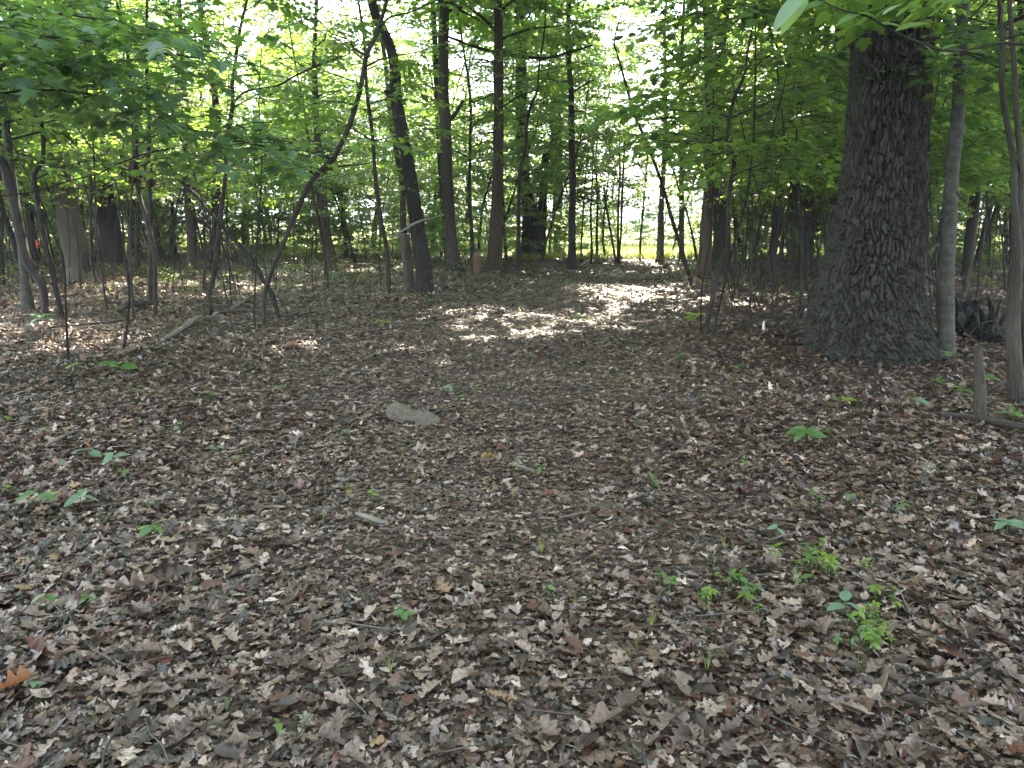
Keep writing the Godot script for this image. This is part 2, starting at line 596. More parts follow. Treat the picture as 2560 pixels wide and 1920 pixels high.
func crown(o: Node3D, axis: PackedVector3Array, rad: PackedFloat32Array, h0: float, h1: float, reach: float, limbs: int, per: int, key: String, scale_ := 1.0, rise := 0.35, carve := true, joined := false) -> void:
	# limbs with leafy twigs along a stem (axis and positions in the tree's own frame)
	var where := []
	var tw := Buf.new()
	var origin := o.position
	for k in limbs:
		var u := (k + rng.randf()) / limbs
		var h := lerpf(h0, h1, u)
		var j := 0
		while j < axis.size() - 2 and axis[j + 1].y < h:
			j += 1
		var from := axis[j].lerp(axis[j + 1], clampf((h - axis[j].y) / maxf(0.01, axis[j + 1].y - axis[j].y), 0, 1))
		var az := k * 2.4 + rnd(-0.5, 0.5)
		var len_ := reach * rnd(0.6, 1.1) * (0.55 + 0.45 * sin(PI * clampf(0.15 + 0.85 * u, 0, 1)))
		var p := limb_line(from, az, len_, rise + rnd(-0.15, 0.25), rnd(-0.5, 0.5))
		var r := PackedFloat32Array()
		var r0 := minf(rad[j] * 0.5, 0.012 + 0.012 * len_)
		for q in p.size():
			r.append(lerpf(r0, 0.003, float(q) / (p.size() - 1)))
		tube(tw, p, r, 4, 0.0, 0.5, false)
		for s in per:
			var w := rnd(0.22, 1.0)
			var f := w * (p.size() - 1)
			var a := mini(int(f), p.size() - 2)
			var at := p[a].lerp(p[a + 1], f - a)
			var dir := (p[a + 1] - p[a]).normalized()
			var yaw := atan2(-dir.z, dir.x) + rnd(-1.25, 1.25)
			at += Vector3(rnd(-1, 1), rnd(-0.35, 0.35), rnd(-1, 1)) * 0.11 * len_
			var mid := origin + at + Vector3(cos(yaw), 0, -sin(yaw)) * (0.6 if key == "canopy" else 0.35)
			if carve and (sunlit(mid) or opens(mid)):
				continue
			if carve and key == "canopy":
				var g := origin + at - sun_to * ((origin.y + at.y) / sun_to.y)
				if absf(g.x) < 4.0 and g.z < 0.0 and g.z > -10.0:
					var more := at + Vector3(rnd(-0.7, 0.7), rnd(-0.3, 0.3), rnd(-0.7, 0.7))
					if not sunlit(origin + more):
						where.append(Transform3D(Basis(Vector3.UP, rnd(0, TAU)) * Basis(Vector3.BACK, rnd(-0.3, 0.25)), more))
			var sc := scale_ * rnd(0.75, 1.2)
			var bs := Basis(Vector3.UP, yaw) * Basis(Vector3.BACK, rnd(-0.3, 0.25)) * Basis(Vector3.RIGHT, rnd(-0.3, 0.3))
			where.append(Transform3D(bs.scaled_local(Vector3(sc, sc, sc)), at))
	var set_: Array = sprays[key]
	var spray: ArrayMesh = set_[rng.randi() % set_.size()]
	var c: Node3D
	if joined:
		c = part("crown", joined_mesh(spray, where), o)
	else:
		c = scatter("crown", spray, where, o)
	c.set_meta("kind", "stuff")
	part("branches", tw.made(M.twig), o)


func joined_mesh(src: ArrayMesh, where: Array) -> ArrayMesh:
	var m := ArrayMesh.new()
	for k in src.get_surface_count():
		var st := SurfaceTool.new()
		st.begin(Mesh.PRIMITIVE_TRIANGLES)
		for x in where:
			st.append_from(src, k, x)
		st.commit(m)
		m.surface_set_material(k, src.surface_get_material(k))
	return m


func px_line(flat: Array, z: float, sway := 0.0) -> Array:
	var p := []
	var r := []
	for k in range(0, flat.size(), 3):
		var zz := z + sway * lump.get_noise_1d(k * 7.0 + flat[0])
		var q := at_z(flat[k], flat[k + 1], zz)
		p.append(q)
		r.append(metres(flat[k + 2], q) * 0.5)
	return [p, r]


func stem_from(flat: Array, top: float, step: float) -> Array:
	# points and radii of a stem that stands where its first pixel meets the ground; grows on above the frame to top metres
	var base := ground(flat[0], flat[1])
	var l := px_line(flat, base.z, 0.25)
	var p: Array = l[0]
	var r: Array = l[1]
	p[0] = base
	var last: Vector3 = p[-1]
	if top > last.y + 0.3:
		var dir := (last - (p[-2] as Vector3)).normalized()
		var rl: float = r[-1]
		var n := maxi(2, int((top - last.y) / 1.2))
		for k in n:
			dir = (dir + Vector3(rnd(-0.12, 0.12), 0.18, rnd(-0.12, 0.12))).normalized()
			last += dir * ((top - (p[-1] as Vector3).y) / (n - k)) / maxf(dir.y, 0.5)
			p.append(last)
			r.append(lerpf(rl, maxf(0.008, rl * 0.22), float(k + 1) / n))
	p.push_front(base + Vector3(0, -0.12, 0))
	r.push_front(r[0])
	var s := smoothline(p, r, step)
	return [base, s[0], s[1]]


func tree(called: String, label: String, flat: Array, mat: String, top: float, kind: String, group := "", short := "") -> Node3D:
	var got := stem_from(flat, top, 0.16)
	var base: Vector3 = got[0]
	var p: PackedVector3Array = got[1]
	var r: PackedFloat32Array = got[2]
	var o := thing(called, base, label, "tree" if kind != "sapling" and kind != "bare" else "sapling", group)
	var big := r[3] > 0.06
	if short: landmarks.append([Vector2(base.x, base.z), short])
	for k in p.size():
		p[k] -= base
		if big:
			r[k] *= 1.0 + 0.32 * exp(-maxf(p[k].y, 0.0) / 0.22)
	var b := Buf.new()
	tube(b, p, r, 28 if big else 10, 0.1 if big else 0.12, 0.5 if big else 0.25, true, base.x * 7.0)
	b.renormal()
	part("trunk", b.made(M[mat]), o)
	var h := p[-1].y
	match kind:
		"broad":
			crown(o, p, r, h * 0.42, h * 0.97, 7.2, 40, 14, "canopy", 1.0, 0.35)
		"canopy":
			crown(o, p, r, h * 0.5, h * 0.97, 5.2, 30, 10 if base.z > -17.0 else (6 if absf(base.x) < 3.0 else 4), "canopy", 1.0, 0.4)
		"young":
			crown(o, p, r, maxf(2.6, h * 0.3), h * 0.98, 2.0, 20, 11, ["mid", "bright"][rng.randi() % 2], 1.0, 0.3)
		"sapling":
			crown(o, p, r, maxf(1.9, h * 0.35), h * 0.98, 1.3, 14, 7, ["mid", "bright", "deep"][rng.randi() % 3], 0.95, 0.25)
		"cedar":
			crown(o, p, r, h * 0.5, h * 0.98, 4.4, 26, 5, "canopy", 0.9, 0.25)
	return o


func limb(o: Node3D, flat: Array, mat: String, depth_shift := 0.0, called := "limb") -> void:
	# a limb drawn in the tree's own vertical plane, swinging towards or away from the eye along its length
	var p := []
	var r := []
	var n := flat.size() / 3
	for k in n:
		var z := o.position.z + depth_shift * k / maxf(1.0, n - 1)
		var q := at_z(flat[k * 3], flat[k * 3 + 1], z)
		p.append(q - o.position)
		r.append(metres(flat[k * 3 + 2], q) * 0.5)
	var s := smoothline(p, r, 0.12)
	var b := Buf.new()
	tube(b, s[0], s[1], 8, 0.12, 0.25, true, flat[0])
	b.renormal()
	part(called, b.made(M[mat]), o)


func leafy(o: Node3D, lines: Array, n: int, keys: Array, size: float, singles: int, spread: float, drop: float) -> void:
	# leaves along pixel lines [x, y, z-distance ...]: the first `singles` are leaves of their own, the rest leafy twigs in one crown
	var pts := []
	for l in lines:
		var p := []
		var r := []
		for k in range(0, l.size(), 3):
			p.append(at_z(l[k], l[k + 1], -l[k + 2]) - o.position)
			r.append(0.011 if k == 0 else (0.008 if k < l.size() - 3 else 0.003))
		var s := smoothline(p, r, 0.15)
		var b := Buf.new()
		tube(b, s[0], s[1], 6, 0.1, 0.25, true, l[0])
		part("limb", b.made(M.sapling), o)
		pts.append(s[0])
	for k in singles:
		var line: PackedVector3Array = pts[rng.randi() % pts.size()]
		var j := rng.randi_range(int(0.36 * line.size()), line.size() - 1)
		var yaw := rnd(0, TAU)
		var s := size * rnd(0.7, 1.15)
		var bs := Basis(Vector3.UP, yaw) * Basis(Vector3.RIGHT, rnd(-0.4, 0.4)) * Basis(Vector3.BACK, rnd(-0.55, 0.1))
		var out := Vector3(rnd(-1, 1) * spread, rnd(-0.5, 0.5) * drop, rnd(-1, 1) * spread)
		if sunlit(o.position + line[j] + out, 0.1):
			continue
		var key: String = keys[rng.randi() % keys.size()]
		var set_: Array = leaf_mesh[key]
		var f := part("leaf", set_[rng.randi() % set_.size()], o)
		f.transform = Transform3D(bs.scaled_local(Vector3(s, s, s)), line[j] + out)
	var where := []
	for k in n:
		var line: PackedVector3Array = pts[rng.randi() % pts.size()]
		var j := rng.randi_range(int(0.3 * line.size()), line.size() - 1)
		var sc := rnd(0.75, 1.15)
		var bs := Basis(Vector3.UP, rnd(0, TAU)) * Basis(Vector3.BACK, rnd(-0.25, 0.15)) * Basis(Vector3.RIGHT, rnd(-0.2, 0.2))
		var at := line[j] + Vector3(rnd(-1, 1) * spread, rnd(-0.5, 0.5) * drop, rnd(-1, 1) * spread)
		if not sunlit(o.position + at):
			where.append(Transform3D(bs.scaled_local(Vector3(sc, sc, sc)), at))
	var c := scatter("crown", sprays["near"][0], where, o)
	c.set_meta("kind", "stuff")


func sapling_model(seed_: int, h: float, r0: float, reach: float, limbs: int, per: int, key: String, label: String, group: String, low := 0.3) -> Node3D:
	rng.seed = seed_
	var o := thing(("edge_bush" if low < 0.2 else "thicket_sapling") if h < 6.5 else ("understory_tree" if h < 10.6 and low < 0.4 else "pole_tree"), Vector3.ZERO, label, ("bush" if low < 0.2 else "sapling") if h < 6.5 else "tree", group)
	var p := PackedVector3Array()
	var r := PackedFloat32Array()
	var n := int(h / 0.35)
	var x := Vector3(0, -0.12, 0)
	var lean := Vector3(rnd(-0.16, 0.16), 1, rnd(-0.16, 0.16)).normalized()
	for k in n + 1:
		p.append(x)
		r.append(lerpf(r0, 0.006, pow(float(k) / n, 0.9)))
		lean = (lean + Vector3(rnd(-0.09, 0.09), 0.02, rnd(-0.09, 0.09))).normalized()
		x += lean * h / n
	var b := Buf.new()
	tube(b, p, r, 8, 0.12, 0.25, true, seed_)
	part("trunk", b.made(M.sapling if seed_ % 2 == 0 else M.dark), o)
	crown(o, p, r, maxf(0.3 if low < 0.25 else 1.7, h * low), p[-1].y * 0.98, reach, limbs, per, key, 1.0, 0.25, false, true)
	o.set_meta("look", label)
	return o


# ---------------------------------------------------------------- build

func _ready() -> void:
	rng.seed = 4242
	lump.seed = 7
	lump.noise_type = FastNoiseLite.TYPE_SIMPLEX_SMOOTH
	lump.frequency = 1.0
	lump.fractal_type = FastNoiseLite.FRACTAL_NONE
	wave.seed = 17
	wave.noise_type = FastNoiseLite.TYPE_SIMPLEX_SMOOTH
	wave.frequency = 0.35
	wave.fractal_type = FastNoiseLite.FRACTAL_NONE

	# camera
	var cam := Camera3D.new()
	cam.name = "camera"
	cam.position = EYE
	cam.rotation = Vector3(-PITCH, 0, 0)
	cam.fov = rad_to_deg(2.0 * atan(960.0 / FOCAL))
	cam.near = 0.05
	cam.far = 900.0
	add_child(cam)
	cam.current = true

	# sky, exposure, air
	var sky_mat := ProceduralSkyMaterial.new()
	sky_mat.sky_top_color = Color(0.7, 0.77, 0.86)
	sky_mat.sky_horizon_color = Color(0.93, 0.94, 0.95)
	sky_mat.sky_curve = 0.2
	sky_mat.ground_bottom_color = Color(0.2, 0.19, 0.15)
	sky_mat.ground_horizon_color = Color(0.5, 0.55, 0.45)
	var sky := Sky.new()
	sky.sky_material = sky_mat
	var env := Environment.new()
	env.background_mode = Environment.BG_SKY
	env.sky = sky
	env.tonemap_mode = Environment.TONE_MAPPER_LINEAR
	env.tonemap_exposure = 11.3
	env.background_energy_multiplier = 1.0
	env.fog_enabled = true
	env.fog_density = 0.001
	env.fog_light_color = Color(0.97, 0.98, 1.0)
	env.sdfgi_enabled = true
	env.ssao_enabled = true
	env.ssil_enabled = true
	var we := WorldEnvironment.new()
	we.name = "environment"
	we.environment = env
	add_child(we)

	# sun, ahead and a little to the right, high
	sun_to = Vector3(sin(SUN_AZ) * cos(SUN_EL), sin(SUN_EL), -cos(SUN_AZ) * cos(SUN_EL))
	var sun := DirectionalLight3D.new()
	sun.name = "sun"
	add_child(sun)
	sun.look_at_from_position(sun_to * 60.0, Vector3.ZERO)
	sun.light_energy = 1.35
	sun.light_color = Color(1.0, 0.95, 0.85)
	sun.light_angular_distance = 0.53
	sun.shadow_enabled = true

	# where the sun reaches the ground in the photograph: x, y, half width, half depth (pixels)
	for q in [[810, 905, 110, 26], [735, 872, 60, 14], [1290, 706, 110, 6], [1560, 724, 130, 6], [1150, 795, 90, 14], [1330, 782, 80, 9], [1290, 848, 90, 10], [1660, 848, 100, 12], [1350, 893, 80, 8], [1120, 915, 80, 6], [1480, 812, 70, 8], [70, 850, 140, 34], [240, 870, 60, 20], [1925, 772, 60, 14], [330, 1045, 50, 8], [90, 1720, 90, 40], [1010, 690, 60, 8], [900, 745, 90, 9], [640, 720, 60, 9], [470, 700, 60, 10], [1500, 780, 90, 8]]:
		var a := ground(q[0] - q[2], q[1])
		var b := ground(q[0] + q[2], q[1])
		var n := ground(q[0], q[1] + q[3])
		var f := ground(q[0], q[1] - q[3])
		var grow := 0.5 if q[0] < 1000 or q[0] > 1800 else 0.08
		patches.append([(a.x + b.x) * 0.5, (n.z + f.z) * 0.5, absf(b.x - a.x) * 0.5 + grow, absf(f.z - n.z) * 0.5 + grow])
	view_gaps = [[1540, 60, 80, 45, 0.8]]

	make_materials()
	make_sprays()
	build_ground()
	build_oak()
	build_trees()
	build_thicket()
	build_wood()
	build_plants()
	build_litter()


func path_x(d: float) -> float:
	if d < 9.0:
		return 0.0
	return 0.115 * (d - 9.0) + 0.0045 * (d - 9.0) * (d - 9.0)


func build_ground() -> void:
	# forest floor: fine near the eye, coarser away, out to the horizon
	var xs := PackedFloat32Array()
	var x := 0.0
	while x < 900.0:
		xs.append(x)
		x += clampf(0.1 + (x - 4.0) * 0.03, 0.1, 60.0)
	var cols := PackedFloat32Array()
	for k in range(xs.size() - 1, 0, -1):
		cols.append(-xs[k])
	cols.append_array(xs)
	var zs := PackedFloat32Array()
	var z := 14.0
	while z > -900.0:
		zs.append(z)
		z -= clampf(0.1 + (absf(z + 5.0) - 5.0) * 0.02, 0.1, 60.0)
	var b := Buf.new()
	for j in zs.size():
		for k in cols.size():
			var far := maxf(absf(cols[k]), absf(zs[j]))
			var h := height(cols[k], zs[j]) if far < 60.0 else 0.0
			b.v.append(Vector3(cols[k], h, zs[j])); b.n.append(Vector3.UP); b.t.append(Vector2(cols[k], zs[j]))
	var w := cols.size()
	for j in zs.size() - 1:
		for k in w - 1:
			var a := j * w + k
			b.i.append_array(PackedInt32Array([a, a + w, a + w + 1, a, a + w + 1, a + 1]))
	var f := (b.v[b.i[2]] - b.v[b.i[0]]).cross(b.v[b.i[1]] - b.v[b.i[0]])
	if f.y < 0.0:
		b.i.reverse()
	b.renormal()
	solo("ground", b.made(M.soil), Vector3.ZERO, "brown forest floor under the fallen leaves", "ground", "", "structure")
	# meadow beyond the edge of the wood
	var m := Buf.new()
	var nx := 80
	for k in nx + 1:
		var u := float(k) / nx * 2.0 - 1.0
		var xx := u * absf(u) * 500.0
		var edge := -30.5 - 2.0 * lump.get_noise_1d(xx * 0.16) - (7.0 if xx < -3.0 else 0.0) * clampf((-xx - 3.0) / 6.0, 0, 1) - clampf((xx - 8.0) / 4.0, 0, 1) * 2.5
		for zz in [edge, edge - 2.0, edge - 15.0, -90.0, -200.0, -850.0]:
			m.v.append(Vector3(xx, -0.2 if zz == edge else 0.13, zz)); m.n.append(Vector3.UP); m.t.append(Vector2(xx, zz))
	for k in nx:
		for j in 5:
			var a := k * 6 + j
			m.quad(a, a + 1, a + 7, a + 6)
	solo("field", m.made(M.meadow), Vector3.ZERO, "sunlit grassy field beyond the edge of the wood", "field", "", "structure")
	# grass along the wood's edge and out into the meadow
	rng.seed = 51
	var tuft := Buf.new()
	for k in 9:
		var a := rnd(0, TAU)
		var l := rnd(0.1, 0.26)
		var d := Vector3(cos(a), 0, sin(a))
		var s := Vector3(-sin(a), 0, cos(a)) * 0.009
		var c := tuft.v.size()
		for j in 3:
			var u := j / 2.0
			var q := d * (0.03 + 0.22 * u * u) * l * 2.0 + Vector3.UP * l * u
			tuft.v.append(q + s * (1.0 - u * 0.9)); tuft.v.append(q - s * (1.0 - u * 0.9))
			for e in 2:
				tuft.n.append(Vector3(d.z, 0.3, -d.x).normalized()); tuft.t.append(Vector2(u, e))
		tuft.quad(c, c + 1, c + 3, c + 2)
		tuft.quad(c + 2, c + 3, c + 5, c + 4)
	var where := []
	for k in 16000:
		var d := 28.0 + 40.0 * pow(rng.randf(), 1.6)
		var xx := rnd(-0.85, 0.8) * d
		if xx < 0.0:
			d += 7.0
		where.append(Transform3D(Basis(Vector3.UP, rnd(0, TAU)).scaled(Vector3.ONE * rnd(0.6, 1.3)), Vector3(xx, 0.1, -d)))
	var g := scatter("grass", tuft.made(M.blade), where, self)
	tag(g, "tall grass growing in the sunlit field", "grass", "", "stuff")


func build_oak() -> void:
	rng.seed = 77
	var plates := FastNoiseLite.new()
	plates.seed = 5
	plates.noise_type = FastNoiseLite.TYPE_CELLULAR
	plates.frequency = 1.0
	plates.fractal_type = FastNoiseLite.FRACTAL_NONE
	plates.cellular_distance_function = FastNoiseLite.DISTANCE_EUCLIDEAN
	plates.cellular_return_type = FastNoiseLite.RETURN_DISTANCE2_SUB
	plates.cellular_jitter = 1.0
	var tone := plates.duplicate()
	tone.cellular_return_type = FastNoiseLite.RETURN_CELL_VALUE
	var edge := [[893, 2008, 2332], [849, 2020, 2314], [778, 2035, 2298], [728, 2050, 2291], [652, 2076, 2294], [602, 2083, 2297], [501, 2104, 2300], [400, 2120, 2305], [202, 2135, 2315], [0, 2140, 2322], [-200, 2142, 2324]]
	var base := ground(2175, 866)
	var o := thing("oak_tree", base, "huge oak trunk with deeply plated grey bark and flaring roots", "tree")
	var hs := []
	for e in edge:
		var l := at_z(e[1], e[0], base.z) - base
		var r := at_z(e[2], e[0], base.z) - base
		hs.append([l.y, (l.x + r.x) * 0.5, (r.x - l.x) * 0.5])
	var b := Buf.new()
	var sides := 380
	var rows := []
	var y := -0.25
	while y < 15.0:
		rows.append(y)
		y += 0.0072 if y < 3.9 else 0.35
	for j in rows.size():
		var hy: float = rows[j]
		var k := 0
		while k < hs.size() - 2 and hs[k + 1][0] < hy:
			k += 1
		var u: float = (hy - hs[k][0]) / (hs[k + 1][0] - hs[k][0])
		var cx := lerpf(hs[k][1], hs[k + 1][1], clampf(u, 0.0, 1.0))
		var rr := lerpf(hs[k][2], hs[k + 1][2], clampf(u, 0.0, 1.0))
		if hy > hs[-1][0]:
			rr *= lerpf(1.0, 0.4, (hy - hs[-1][0]) / 12.0)
			cx += 0.03 * (hy - hs[-1][0])
		for s in sides + 1:
			var a := TAU * (s % sides) / sides
			var ca := cos(a)
			var sa := sin(a)
			var fl := exp(-maxf(hy, 0.0) / 0.2)
			var r := rr * (1.0 + fl * (-0.06 + 0.1 * lump.get_noise_2d(ca * 2.2 + 9.0, sa * 2.2) + 0.26 * maxf(0.0, cos(a - 0.6)) ** 8 + 0.1 * maxf(0.0, cos(a - 1.5)) ** 8 + 0.14 * maxf(0.0, cos(a - 2.4)) ** 8 + 0.1 * maxf(0.0, cos(a - 4.2)) ** 5))
			r *= 1.0 + 0.045 * lump.get_noise_3d(ca * 1.3, hy * 0.9, sa * 1.3)
			var q := Vector3(ca * rr, hy, sa * rr)
			if hy < 4.3:
				var wx := 0.6 * lump.get_noise_3d(q.x * 7.0, q.y * 4.0, q.z * 7.0)
				var wy := 0.5 * lump.get_noise_3d(q.x * 5.0 + 30.0, q.y * 3.0, q.z * 5.0)
				var px := q.x * 27.0 + wx
				var py := q.y * 5.4 + wy
				var pz := q.z * 27.0 + wx
				var d := 1.0 + plates.get_noise_3d(px, py, pz)
				var cut := smoothstep(0.015, 0.16, d)
				var lift: float = tone.get_noise_3d(px, py, pz)
				r += 0.05 * cut - 0.036 + 0.012 * lift * cut + 0.0035 * lump.get_noise_3d(q.x * 60.0, q.y * 25.0, q.z * 60.0) + 0.006 * lump.get_noise_3d(q.x * 22.0, q.y * 14.0, q.z * 22.0)
			b.v.append(Vector3(cx + ca * r, hy, sa * r)); b.n.append(Vector3(ca, 0, sa)); b.t.append(Vector2(5.0 * s / sides, hy / 0.5))
	for j in rows.size() - 1:
		for s in sides:
			var a := j * (sides + 1) + s
			b.i.append_array(PackedInt32Array([a, a + sides + 1, a + sides + 2, a, a + sides + 2, a + 1]))
	var f := (b.v[b.i[2]] - b.v[b.i[0]]).cross(b.v[b.i[1]] - b.v[b.i[0]])
	if f.dot(b.n[0]) < 0.0:
		b.i.reverse()
	b.renormal()
	for j in rows.size():
		var a := j * (sides + 1)
		var nn := (b.n[a] + b.n[a + sides]).normalized()
		b.n[a] = nn
		b.n[a + sides] = nn
	part("trunk", b.made(M.oak), o)
	var axis := PackedVector3Array()
	var rad := PackedFloat32Array()
	for k in 24:
		axis.append(Vector3(0.3, 3.0 + k * 0.55, 0)); rad.append(0.3)
	crown(o, axis, rad, 7.0, 15.2, 6.8, 40, 14, "canopy", 1.0, 0.25)
	limb(o, [2290, 660, 14, 2305, 640, 12, 2330, 618, 11, 2353, 607, 9], "sapling", -0.3, "dead_branch")
	limb(o, [2290, 680, 12, 2315, 690, 11, 2336, 700, 9], "sapling", -0.2, "dead_branch")


func build_trees() -> void:
	rng.seed = 301
	var t: Node3D
	# left of the path, from the frame's edge inwards
	tree("leaning_tree", "bent brown sapling with kinked foot leaning away from the pale trunk", [112, 793, 18, 112, 745, 17, 107, 718, 18, 88, 683, 21, 65, 646, 24, 52, 590, 23, 35, 507, 22, 12, 420, 23, -14, 350, 21, -40, 260, 18], "sapling", 7.0, "young", "", "the bent brown sapling")
	tree("mossy_tree", "straight grey trunk with mossy foot standing behind the bent sapling", [71, 779, 26, 62, 690, 20, 47, 560, 19, 28, 420, 17, 12, 290, 15, 2, 210, 14], "smooth", 9.0, "young")
	t = tree("crooked_sapling", "dark crooked sapling with an S-bend beside the pale leaning trunk", [156, 793, 13, 145, 747, 13, 130, 675, 13, 116, 617, 13, 101, 550, 12, 91, 487, 11, 85, 438, 11, 101, 412, 11, 107, 395, 10, 108, 347, 10, 101, 275, 9, 100, 202, 9, 100, 130, 8, 88, 70, 8, 62, 0, 8], "dark", 5.6, "sapling")
	limb(t, [109, 327, 6, 60, 340, 5, 0, 356, 5, -40, 362, 4], "dark", 0.6)
	t = tree("pale_tree", "big pale brown trunk leaning, smooth above and dark furrowed below", [205, 705, 62, 198, 655, 58, 179, 574, 56, 162, 495, 52, 148, 400, 48, 142, 347, 46, 127, 275, 42, 120, 226, 39, 103, 120, 36, 85, 0, 32], "pale", 15.0, "canopy", "", "the big pale leaning trunk")
	scar(t)
	tree("dark_tree", "thick dark furrowed trunk leaning behind the pale brown one", [280, 662, 58, 277, 610, 54, 273, 560, 51, 260, 501, 48, 252, 429, 44, 237, 370, 42, 222, 300, 39, 208, 231, 37, 190, 120, 34], "dark", 15.0, "canopy", "", "the thick dark furrowed trunk")
	tree("slim_sapling", "slim dark sapling rising between the pale and the dark trunk", [243, 715, 9, 232, 670, 9, 228, 640, 9, 227, 545, 9, 227, 458, 8, 221, 390, 8, 214, 300, 7, 205, 200, 6], "sapling", 5.0, "sapling")
	t = tree("bowed_sapling", "bare brown sapling with bowed stem over the dark fallen log", [389, 796, 10, 388, 718, 10, 388, 660, 10, 379, 597, 10, 364, 539, 10, 350, 493, 10, 341, 452, 10, 343, 390, 11, 340, 320, 10, 330, 220, 8], "sapling", 5.0, "sapling")
	dead_bunch(t)
	tree("straight_sapling", "straight brown sapling close behind the bowed bare one", [375, 759, 12, 376, 660, 11, 376, 545, 11, 373, 472, 11, 370, 400, 11, 373, 347, 11, 372, 250, 9, 366, 150, 8], "sapling", 6.5, "sapling")
	tree("upright_tree", "upright grey young tree beyond the forked sapling", [480, 689, 19, 477, 602, 18, 470, 516, 18, 466, 400, 16, 460, 260, 14, 457, 159, 12, 451, 60, 11], "cherry", 10.0, "young", "", "the upright grey young tree")
	t = tree("forked_sapling", "forked brown sapling splitting into two stems just above the leaves", [529, 793, 13, 522, 747, 14, 522, 727, 14, 532, 704, 12, 541, 631, 11, 551, 545, 10, 563, 443, 10, 566, 376, 10, 574, 312, 10, 582, 262, 10, 581, 208, 9, 590, 145, 8, 596, 95, 8, 605, 52, 7, 616, 6, 7], "sapling", 6.0, "sapling", "", "the forked sapling")
	limb(t, [521, 730, 8, 509, 718, 7, 512, 675, 5, 529, 585, 4, 545, 500, 3], "sapling", 0.2, "stem")
	limb(t, [583, 258, 7, 610, 231, 6, 640, 223, 6, 695, 214, 5, 735, 191, 5, 814, 156, 4, 871, 136, 3], "sapling", 0.5)
	t = tree("arching_sapling", "long smooth sapling arching up and over towards the leaning black trunk", [660, 814, 12, 663, 733, 11, 683, 669, 11, 709, 608, 12, 735, 545, 13, 761, 484, 13, 796, 432, 14, 831, 400, 14, 846, 372, 13, 868, 327, 13, 886, 275, 13, 902, 217, 12, 909, 174, 12, 919, 130, 12, 944, 81, 11, 955, 43, 10, 967, 0, 10], "sapling", 5.6, "sapling")
	t = thing("crossing_sapling", ground(699, 799), "thin dark sapling leaning far over, crossing the arching one near its foot", "sapling")
	limb(t, [699, 803, 9, 680, 733, 10, 657, 701, 11, 634, 655, 11, 593, 608, 10, 550, 559, 9, 515, 521, 9, 492, 490, 8, 463, 464, 8, 428, 432, 7, 396, 400, 6, 385, 382, 5], "dark", -0.4, "trunk")
	t = thing("leaning_pole", ground(640, 676), "dead brown pole resting slantwise behind the crossing sapling", "branch")
	limb(t, [640, 678, 10, 600, 637, 10, 564, 602, 9, 492, 545, 9, 443, 498, 8, 405, 458, 7, 379, 417, 6], "log", -0.5, "pole")
	tree("twin_tree", "young tree with a leaning stem beyond the arching sapling", [834, 675, 18, 822, 640, 18, 814, 602, 18, 802, 530, 16, 796, 458, 15, 790, 330, 13, 785, 200, 12], "cherry", 10.0, "young", "", "the twin leaning stems")
	tree("twin_tree", "thinner young tree close beside the leaning stem", [841, 668, 12, 825, 602, 12, 811, 501, 11, 803, 430, 10, 797, 330, 9], "cherry", 8.0, "young")
	tree("slender_sapling", "slender sapling in front of the twin leaning stems", [819, 721, 8, 814, 660, 8, 802, 574, 8, 782, 487, 7, 776, 400, 7, 761, 275, 6, 750, 217, 5], "sapling", 6.0, "sapling")
	tree("slender_tree", "slender brown tree leaning slightly beside the cut grey post", [973, 738, 11, 967, 631, 11, 952, 545, 11, 941, 472, 11, 935, 400, 10, 932, 347, 10, 925, 289, 9, 919, 246, 9, 915, 188, 8, 909, 87, 7], "sapling", 8.0, "young")
	t = tree("leaning_black_tree", "black-barked leaning tree with a knob, beside the cut grey post", [1062, 733, 42, 1060, 690, 42, 1057, 660, 41, 1045, 574, 38, 1033, 501, 36, 1019, 400, 33, 1007, 347, 31, 993, 260, 29, 989, 208, 28, 986, 159, 26, 970, 101, 24, 941, 43, 22, 929, 0, 21], "dark", 16.0, "broad", "", "the black-barked leaning tree")
	limb(t, [990, 245, 20, 978, 240, 18, 966, 232, 15, 962, 228, 6], "dark", 0.2, "knob")
	tree("hidden_tree", "grey trunk standing directly behind the cut post and black leaner", [1012, 664, 15, 1009, 600, 15, 1007, 545, 14, 1005, 458, 14, 990, 370, 14, 981, 318, 13, 972, 250, 12], "cherry", 12.0, "young")
	t = tree("knotty_tree", "knotty grey-brown trunk with an orange split wound at its foot", [1138, 681, 42, 1135, 655, 36, 1129, 617, 31, 1123, 530, 30, 1117, 443, 30, 1116, 380, 29, 1114, 318, 27, 1109, 246, 29, 1109, 188, 26, 1109, 87, 27, 1110, 29, 24, 1111, -20, 22], "cherry", 14.0, "canopy", "", "the knotty trunk with orange wound")
	limb(t, [1120, 304, 12, 1140, 282, 10, 1158, 252, 8], "cherry", -0.4)
	limb(t, [1111, 12, 10, 1132, 9, 9, 1150, 25, 8, 1170, 35, 6, 1200, 52, 4], "cherry", -0.6)
	var sp := [[1146, 682, 10, 1143, 640, 8, 1137, 596, 2], [1153, 684, 8, 1151, 655, 6, 1147, 625, 2]]
	for q in sp:
		limb(t, q, "orange_wood", 0.05, "splinter")
	tree("second_trunk", "dark narrow trunk rising close behind the knotty grey-brown one", [1120, 660, 15, 1112, 560, 15, 1104, 440, 15, 1096, 300, 15, 1090, 180, 15, 1086, 87, 14, 1082, 0, 13], "dark", 13.0, "young")
	t = tree("cedar_tree", "tall straight red-brown cedar trunk at the edge of the path", [1233, 681, 46, 1236, 650, 39, 1239, 602, 35, 1242, 516, 30, 1245, 429, 28, 1246, 289, 26, 1246, 145, 24, 1245, 0, 21], "cedar", 13.0, "cedar", "", "the tall red-brown cedar")
